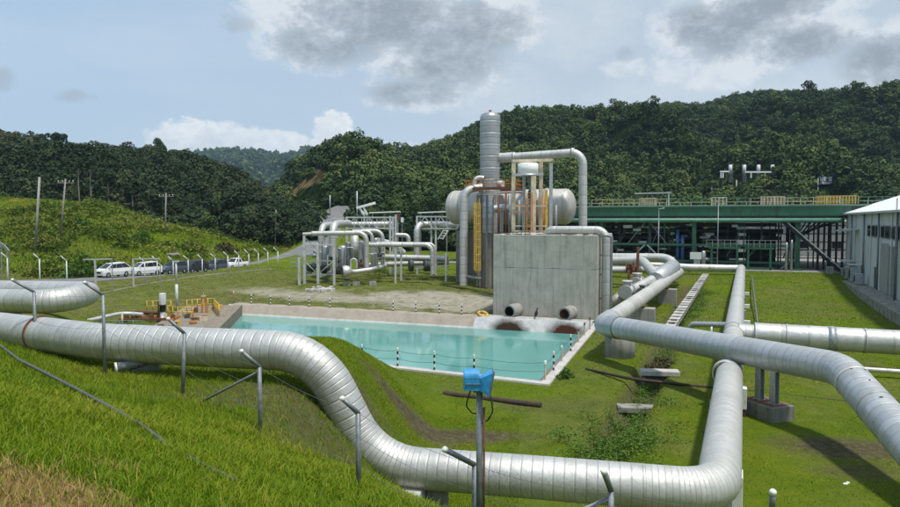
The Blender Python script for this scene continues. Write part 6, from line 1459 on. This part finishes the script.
for (u, vb, vt, d, k, tone, wf_, lab) in (
    (58, 166, 131, 285, 'flat', .35, .34, 'flat topped tree with open branches standing above the left ridge'), (42, 166, 134, 285, 'round', .3, .3, 'round crowned tree left of the flat topped ridge tree'), (160, 175, 141, 280, 'tall', .35, .26, 'slender pointed tree on the ridge, middle of the left hill'), (118, 172, 145, 282, 'flat', .42, .3, 'wide thin crowned tree on the ridge between the flat topped and the pointed tree'),
    (80, 204, 160, 172, 'tall', .45, .16, 'pale trunked slim tree behind the timber pole'), (92, 206, 158, 172, 'tall', .5, .15, 'taller pale trunked slim tree behind the timber pole'), (108, 212, 170, 172, 'round', .42, .26, 'round dark tree right of the pale trunked pair'), (132, 220, 178, 165, 'round', .4, .36, 'broad dark tree at the meadow edge left of the crossarm pole'),
    (152, 230, 190, 160, 'round', .45, .36, 'bushy tree standing just left of the crossarm pole'), (180, 236, 200, 155, 'round', .5, .36, 'rounded tree just right of the crossarm pole'), (178, 234, 216, 148, 'tall', .6, .3, 'small pale green tree in front of the rounded tree'), (207, 243, 212, 150, 'round', .7, .42, 'light green bushy tree above the dark parked cars'),
    (232, 240, 186, 160, 'round', .38, .38, 'tall dark tree above the white pickup'), (252, 244, 200, 160, 'round', .42, .42, 'dense tree between the pickup and the road bend pole'), (222, 232, 192, 175, 'round', .82, .3, 'brownish leafless looking tree above the dark cars'), (268, 243, 206, 165, 'round', .45, .42, 'bushy tree at the foot of the road bend pole'),
    (292, 244, 204, 168, 'round', .4, .42, 'dark tree left of the climbing road'), (305, 240, 214, 165, 'round', .5, .45, 'low dark tree hugging the climbing road'), (372, 226, 206, 172, 'round', .75, .5, 'bright bush tree right of the climbing road'), (398, 224, 196, 165, 'round', .62, .48, 'bright green spreading tree behind the white lifting arm'),
    (420, 222, 192, 170, 'round', .55, .46, 'green tree behind the left white rack canopy'), (440, 222, 186, 175, 'round', .4, .42, 'dark tree touching the big vessel from behind'), (385, 205, 170, 215, 'tall', .55, .3, 'upright tree higher on the slope behind the lifting arm'), (345, 200, 168, 225, 'tall', .4, .3, 'upright dark tree at the top of the climbing road')):
    tree(u, vb, vt, d, k, lab, tone * .82, 'forest' if u > 330 or tone > .6 else 'forest_left', gp, 'bark', wf_)
def bush(name, lab, p, r, h, n, leaf, mat, tint):
    v, ti = tuft([(p.x, p.y, gz(p.x, p.y) - .05)], r, h, n, leaf, tint, int(p.x * 13 + p.y) & 1023); o = p; g = gz(p.x, p.y)
    ob = np_mesh(name, v - np.array([p.x, p.y, g]), np.arange(len(v)), np.full(len(v) // 4, 4), M[mat], {'tint': (ti, 'FLOAT')}, label=lab, cat='bush'); ob.location = (p.x, p.y, g)
bush('shrub', 'brownish dry shrub in the drain behind the flat concrete slab', G(663, 362, .1), 1.3, 1.15, 800, .09, 'shrub_dry', .5)
bush('shrub', 'dark round bush by the near right pond corner', G(566, 377, .1), .45, .7, 300, .09, 'weed', .2)
bush('shrub', 'dark bush beside the tee topped gate frame', P(84, 282, 92), 2.6, 3.2, 900, .25, 'weed', .15)
bush('shrub', 'leafy green bush right of the dark bush by the gate frame', P(48, 280, 93), 2.4, 2.2, 700, .25, 'brush', .5)
bush('shrub', 'olive green scrub on the meadow left of the shelter', P(125, 257, 112), 2.2, 1.9, 600, .3, 'brush', .35)

for i, (u, v, r, h, m, t_, lab) in enumerate(((20, 215, 2.2, 1.6, 'brush', .25, 'low dark scrub clump near the top of the meadow, left of the bare pole'), (80, 226, 2.0, 1.5, 'weed', .25, 'round green clump on the meadow right of the timber pole'), (105, 238, 2.2, 1.8, 'brush', .2, 'dark scrub clump on the meadow above the first white carrier'),
        (142, 243, 2.0, 2.2, 'weed', .2, 'dark leafy clump on the meadow left of the crossarm pole foot'), (190, 249, 2.4, 2.0, 'brush', .75, 'yellowish grass clump on the meadow behind the dark cars'), (45, 245, 2.4, 1.9, 'brush', .8, 'pale yellow clump at the foot of the bare pole'), (225, 252, 2.2, 1.8, 'shrub_dry', .6, 'brown dry clump behind the white pickup'))):
    p = T(u, v, 95, 200); bush('shrub', lab, p, r, h, 700, .22, m, t_)

gr_ = thing('guardrail', 'short grey guardrail on the bank above the hairpin pipe, at the left edge', 'guardrail', P(8, 250, 92))
for a, c in ((P(-12, 236, 93), P(5, 247, 90)), (P(5, 247, 90), P(9, 252, 89))): MB().bar(a, c, .12, .45).build('beam', M['galv'], gr_)
for u, v, d in ((-8, 239, 92.5), (1, 245, 90.6), (8, 251, 89.2)): a = P(u, v, d); MB().bar(a, up3(a, gz(a.x, a.y) - .1), .12).build('post', M['galv'], gr_)
# ================================================================== LIGHT AND SKY
SUN_AZ, SUN_EL = math.radians(138), math.radians(70)       # azimuth clockwise from straight ahead
sd = V((math.sin(SUN_AZ) * math.cos(SUN_EL), math.cos(SUN_AZ) * math.cos(SUN_EL), math.sin(SUN_EL)))
sl = bpy.data.lights.new('sun', 'SUN'); sl.energy = 3.5; sl.angle = math.radians(5); sl.color = (1, .955, .88)
so = bpy.data.objects.new('sun', sl); COL.objects.link(so); so.rotation_euler = (-sd).to_track_quat('-Z', 'Y').to_euler(); so.location = (60, 0, 120)
w = bpy.data.worlds.new('World'); S.world = w; w.use_nodes = True; nt = w.node_tree; nt.nodes.clear()
class WT(NT):
    def __init__(s, t): s.t = t
wt = WT(nt)
out = wt.n('ShaderNodeOutputWorld'); bg = wt.n('ShaderNodeBackground'); wt.l(bg.outputs[0], out.inputs[0]); bg.inputs['Strength'].default_value = .10
sky = wt.n('ShaderNodeTexSky'); sky.sky_type = 'NISHITA'; sky.sun_disc = False; sky.sun_elevation = SUN_EL; sky.sun_rotation = SUN_AZ; sky.altitude = 600; sky.air_density = 1.0; sky.dust_density = 1.0; sky.ozone_density = 1.0
tc = wt.n('ShaderNodeTexCoord').outputs['Generated']
x, y, z = wt.sep(tc)
# directions of the clouds, measured as tan(azimuth) and tan(elevation)
yy = wt.math('MAXIMUM', y, .02)
ax_ = wt.math('DIVIDE', x, yy); el_ = wt.math('DIVIDE', z, wt.math('SQRT', wt.math('ADD', wt.math('MULTIPLY', y, y), wt.math('MULTIPLY', x, x))))
cx = wt.n('ShaderNodeCombineXYZ'); wt.l(ax_, cx.inputs[0]); wt.l(el_, cx.inputs[1])
def vmap(sx, sy, sz=0.0):
    m = wt.n('ShaderNodeMapping'); m.inputs['Scale'].default_value = (sx, sy, 1); m.inputs['Location'].default_value = (sz, sz * .7, sz); wt.l(cx.outputs[0], m.inputs[0]); return m.outputs[0]
n1 = wt.noise(vmap(2.6, 4.4), 2.0, 9, .60, .35); n2 = wt.noise(vmap(3.0, 4.4, 3.3), 6.5, 10, .66, .2); n3 = wt.noise(vmap(.9, 4.5, 9), 2.0, 6, .55); n4 = wt.noise(vmap(3.0, 4.0, 7.7), 20, 8, .65)
NZ = wt.math('ADD', wt.math('ADD', wt.math('MULTIPLY', wt.math('SUBTRACT', n1, .5), 3.4), wt.math('MULTIPLY', wt.math('SUBTRACT', n2, .5), 2.8)), wt.math('MULTIPLY', wt.math('SUBTRACT', n4, .5), 1.3))
def blob(u, v, ru, rv):
    """cloud body towards (u, v): 1 in its middle falling to 0 at its rim"""
    a, b_ = (u - CX) / F, (220 - v) / F / math.sqrt(1 + ((u - CX) / F) ** 2)
    dx = wt.math('MULTIPLY', wt.math('SUBTRACT', ax_, a), F / ru); dy = wt.math('MULTIPLY', wt.math('SUBTRACT', el_, b_), F / rv)
    return wt.math('SUBTRACT', 1.0, wt.math('ADD', wt.math('MULTIPLY', dx, dx), wt.math('MULTIPLY', dy, dy)))
def group(lst):
    r = None
    for q in lst: r = blob(*q) if r is None else wt.math('SMOOTH_MAX', r, blob(*q), .4)
    return r
def body(g, amt, lo, hi): return wt.ramp(wt.math('MULTIPLY_ADD', wt.math('MULTIPLY_ADD', NZ, amt, g), .25, .5), [(.5 + lo * .25, 0.0), (.5 + hi * .25, 1.0)])
col = sky.outputs[0]
K = 10.0     # background strength .1: cloud radiance in picture units x 10
def sc(c): return tuple(q * K * SKYK for q in c)
SKYK = 1.0
# thin veil everywhere, whiter to the right and towards the horizon
tgt = wt.mix(wt.ramp(wt.math('ADD', wt.math('MULTIPLY', ax_, .6), .5), [(.1, .1), (.62, 1.0)]), sc((.41, .575, .77)), sc((.53, .61, .70)))
tgt = wt.mix(wt.ramp(el_, [(.03, .75), (.22, 0.0)]), tgt, sc((.56, .66, .76)))
col = wt.mix(.86, col, tgt)
col = wt.mix(wt.ramp(n3, [(.48, 0.0), (.72, .5)]), col, sc((.58, .67, .77)))
pale = body(group(((690, 80, 70, 22), (830, 84, 110, 20), (640, 94, 60, 14), (560, 30, 60, 40), (500, 95, 60, 30))), 1.0, -.5, .9)
col = wt.mix(wt.math('MULTIPLY', pale, .6), col, sc((.62, .68, .73)))
hi_ = wt.ramp(wt.math('MULTIPLY_ADD', NZ, .25, .5), [(.25, sc((.50, .57, .64))), (.5, sc((.70, .75, .79))), (.75, sc((.90, .92, .93)))])
lit = body(group(((668, 74, 34, 12), (715, 80, 40, 12), (625, 70, 26, 9))), 1.0, -.2, .6); col = wt.mix(wt.math('MULTIPLY', lit, .6), col, hi_)
cum = body(group(((215, 140, 66, 16), (275, 142, 34, 12), (331, 126, 20, 17), (350, 146, 40, 9), (405, 148, 30, 7), (180, 146, 40, 12))), 1.15, -.2, .35)
col = wt.mix(wt.math('MULTIPLY', cum, .92), col, wt.ramp(wt.math('ADD', wt.math('MULTIPLY', NZ, .2), wt.math('MULTIPLY', el_, 3.2)), [(.12, sc((.46, .54, .62))), (.38, sc((.72, .77, .81))), (.62, sc((.97, .98, .98)))]))
DK = ((380, 22, 120, 46), (325, 48, 62, 26), (445, 62, 70, 36), (415, 95, 56, 17), (480, 30, 60, 34), (735, 34, 70, 34), (795, 46, 70, 22), (690, 28, 40, 24), (880, 62, 60, 30), (770, 8, 90, 18))
g_ = group(DK); dark = body(g_, 1.0, -.45, .5)
core = wt.math('MULTIPLY_ADD', NZ, -.26, wt.math('MULTIPLY', g_, .30))
col = wt.mix(wt.math('MULTIPLY', dark, .93), col, wt.ramp(core, [(-.05 + .05, sc((.70, .745, .785))), (.15, sc((.45, .505, .56))), (.34, sc((.30, .34, .385))), (.6, sc((.225, .26, .30)))]))
sm_ = body(group(((238, 27, 20, 11), (78, 98, 22, 7), (0, 80, 22, 11), (623, 57, 11, 8))), 1.3, .0, 1.1); col = wt.mix(wt.math('MULTIPLY', sm_, .6), col, sc((.36, .42, .48)))
wt.l(col, bg.inputs['Color'])
# haze: one closed box of even air
hv = bpy.data.materials.new('haze_air'); hv.use_nodes = True; t = hv.node_tree; t.nodes.clear()
o_ = t.nodes.new('ShaderNodeOutputMaterial'); pv = t.nodes.new('ShaderNodeVolumePrincipled'); t.links.new(pv.outputs[0], o_.inputs['Volume'])
pv.inputs['Color'].default_value = (.55, .75, 1, 1); pv.inputs['Density'].default_value = .0001; pv.inputs['Anisotropy'].default_value = .2
MB().box((0, 2100, 190), (7600, 4900, 420)).build('haze', hv, kind='stuff', label='thin blue air in front of the distant ridge')
# ================================================================== RENDER SETTINGS
S.render.engine = 'CYCLES'; S.cycles.use_denoising = True; S.cycles.max_bounces = 6; S.cycles.diffuse_bounces = 3; S.cycles.glossy_bounces = 3; S.cycles.volume_bounces = 1
try: S.cycles.denoiser = 'OPENIMAGEDENOISE'
except Exception: pass
S.view_settings.view_transform = 'Standard'; S.view_settings.look = 'None'; S.view_settings.gamma = 1.0; S.view_settings.use_curve_mapping = False
S.view_settings.exposure = 0.13
S.render.resolution_x, S.render.resolution_y = 1024, 577
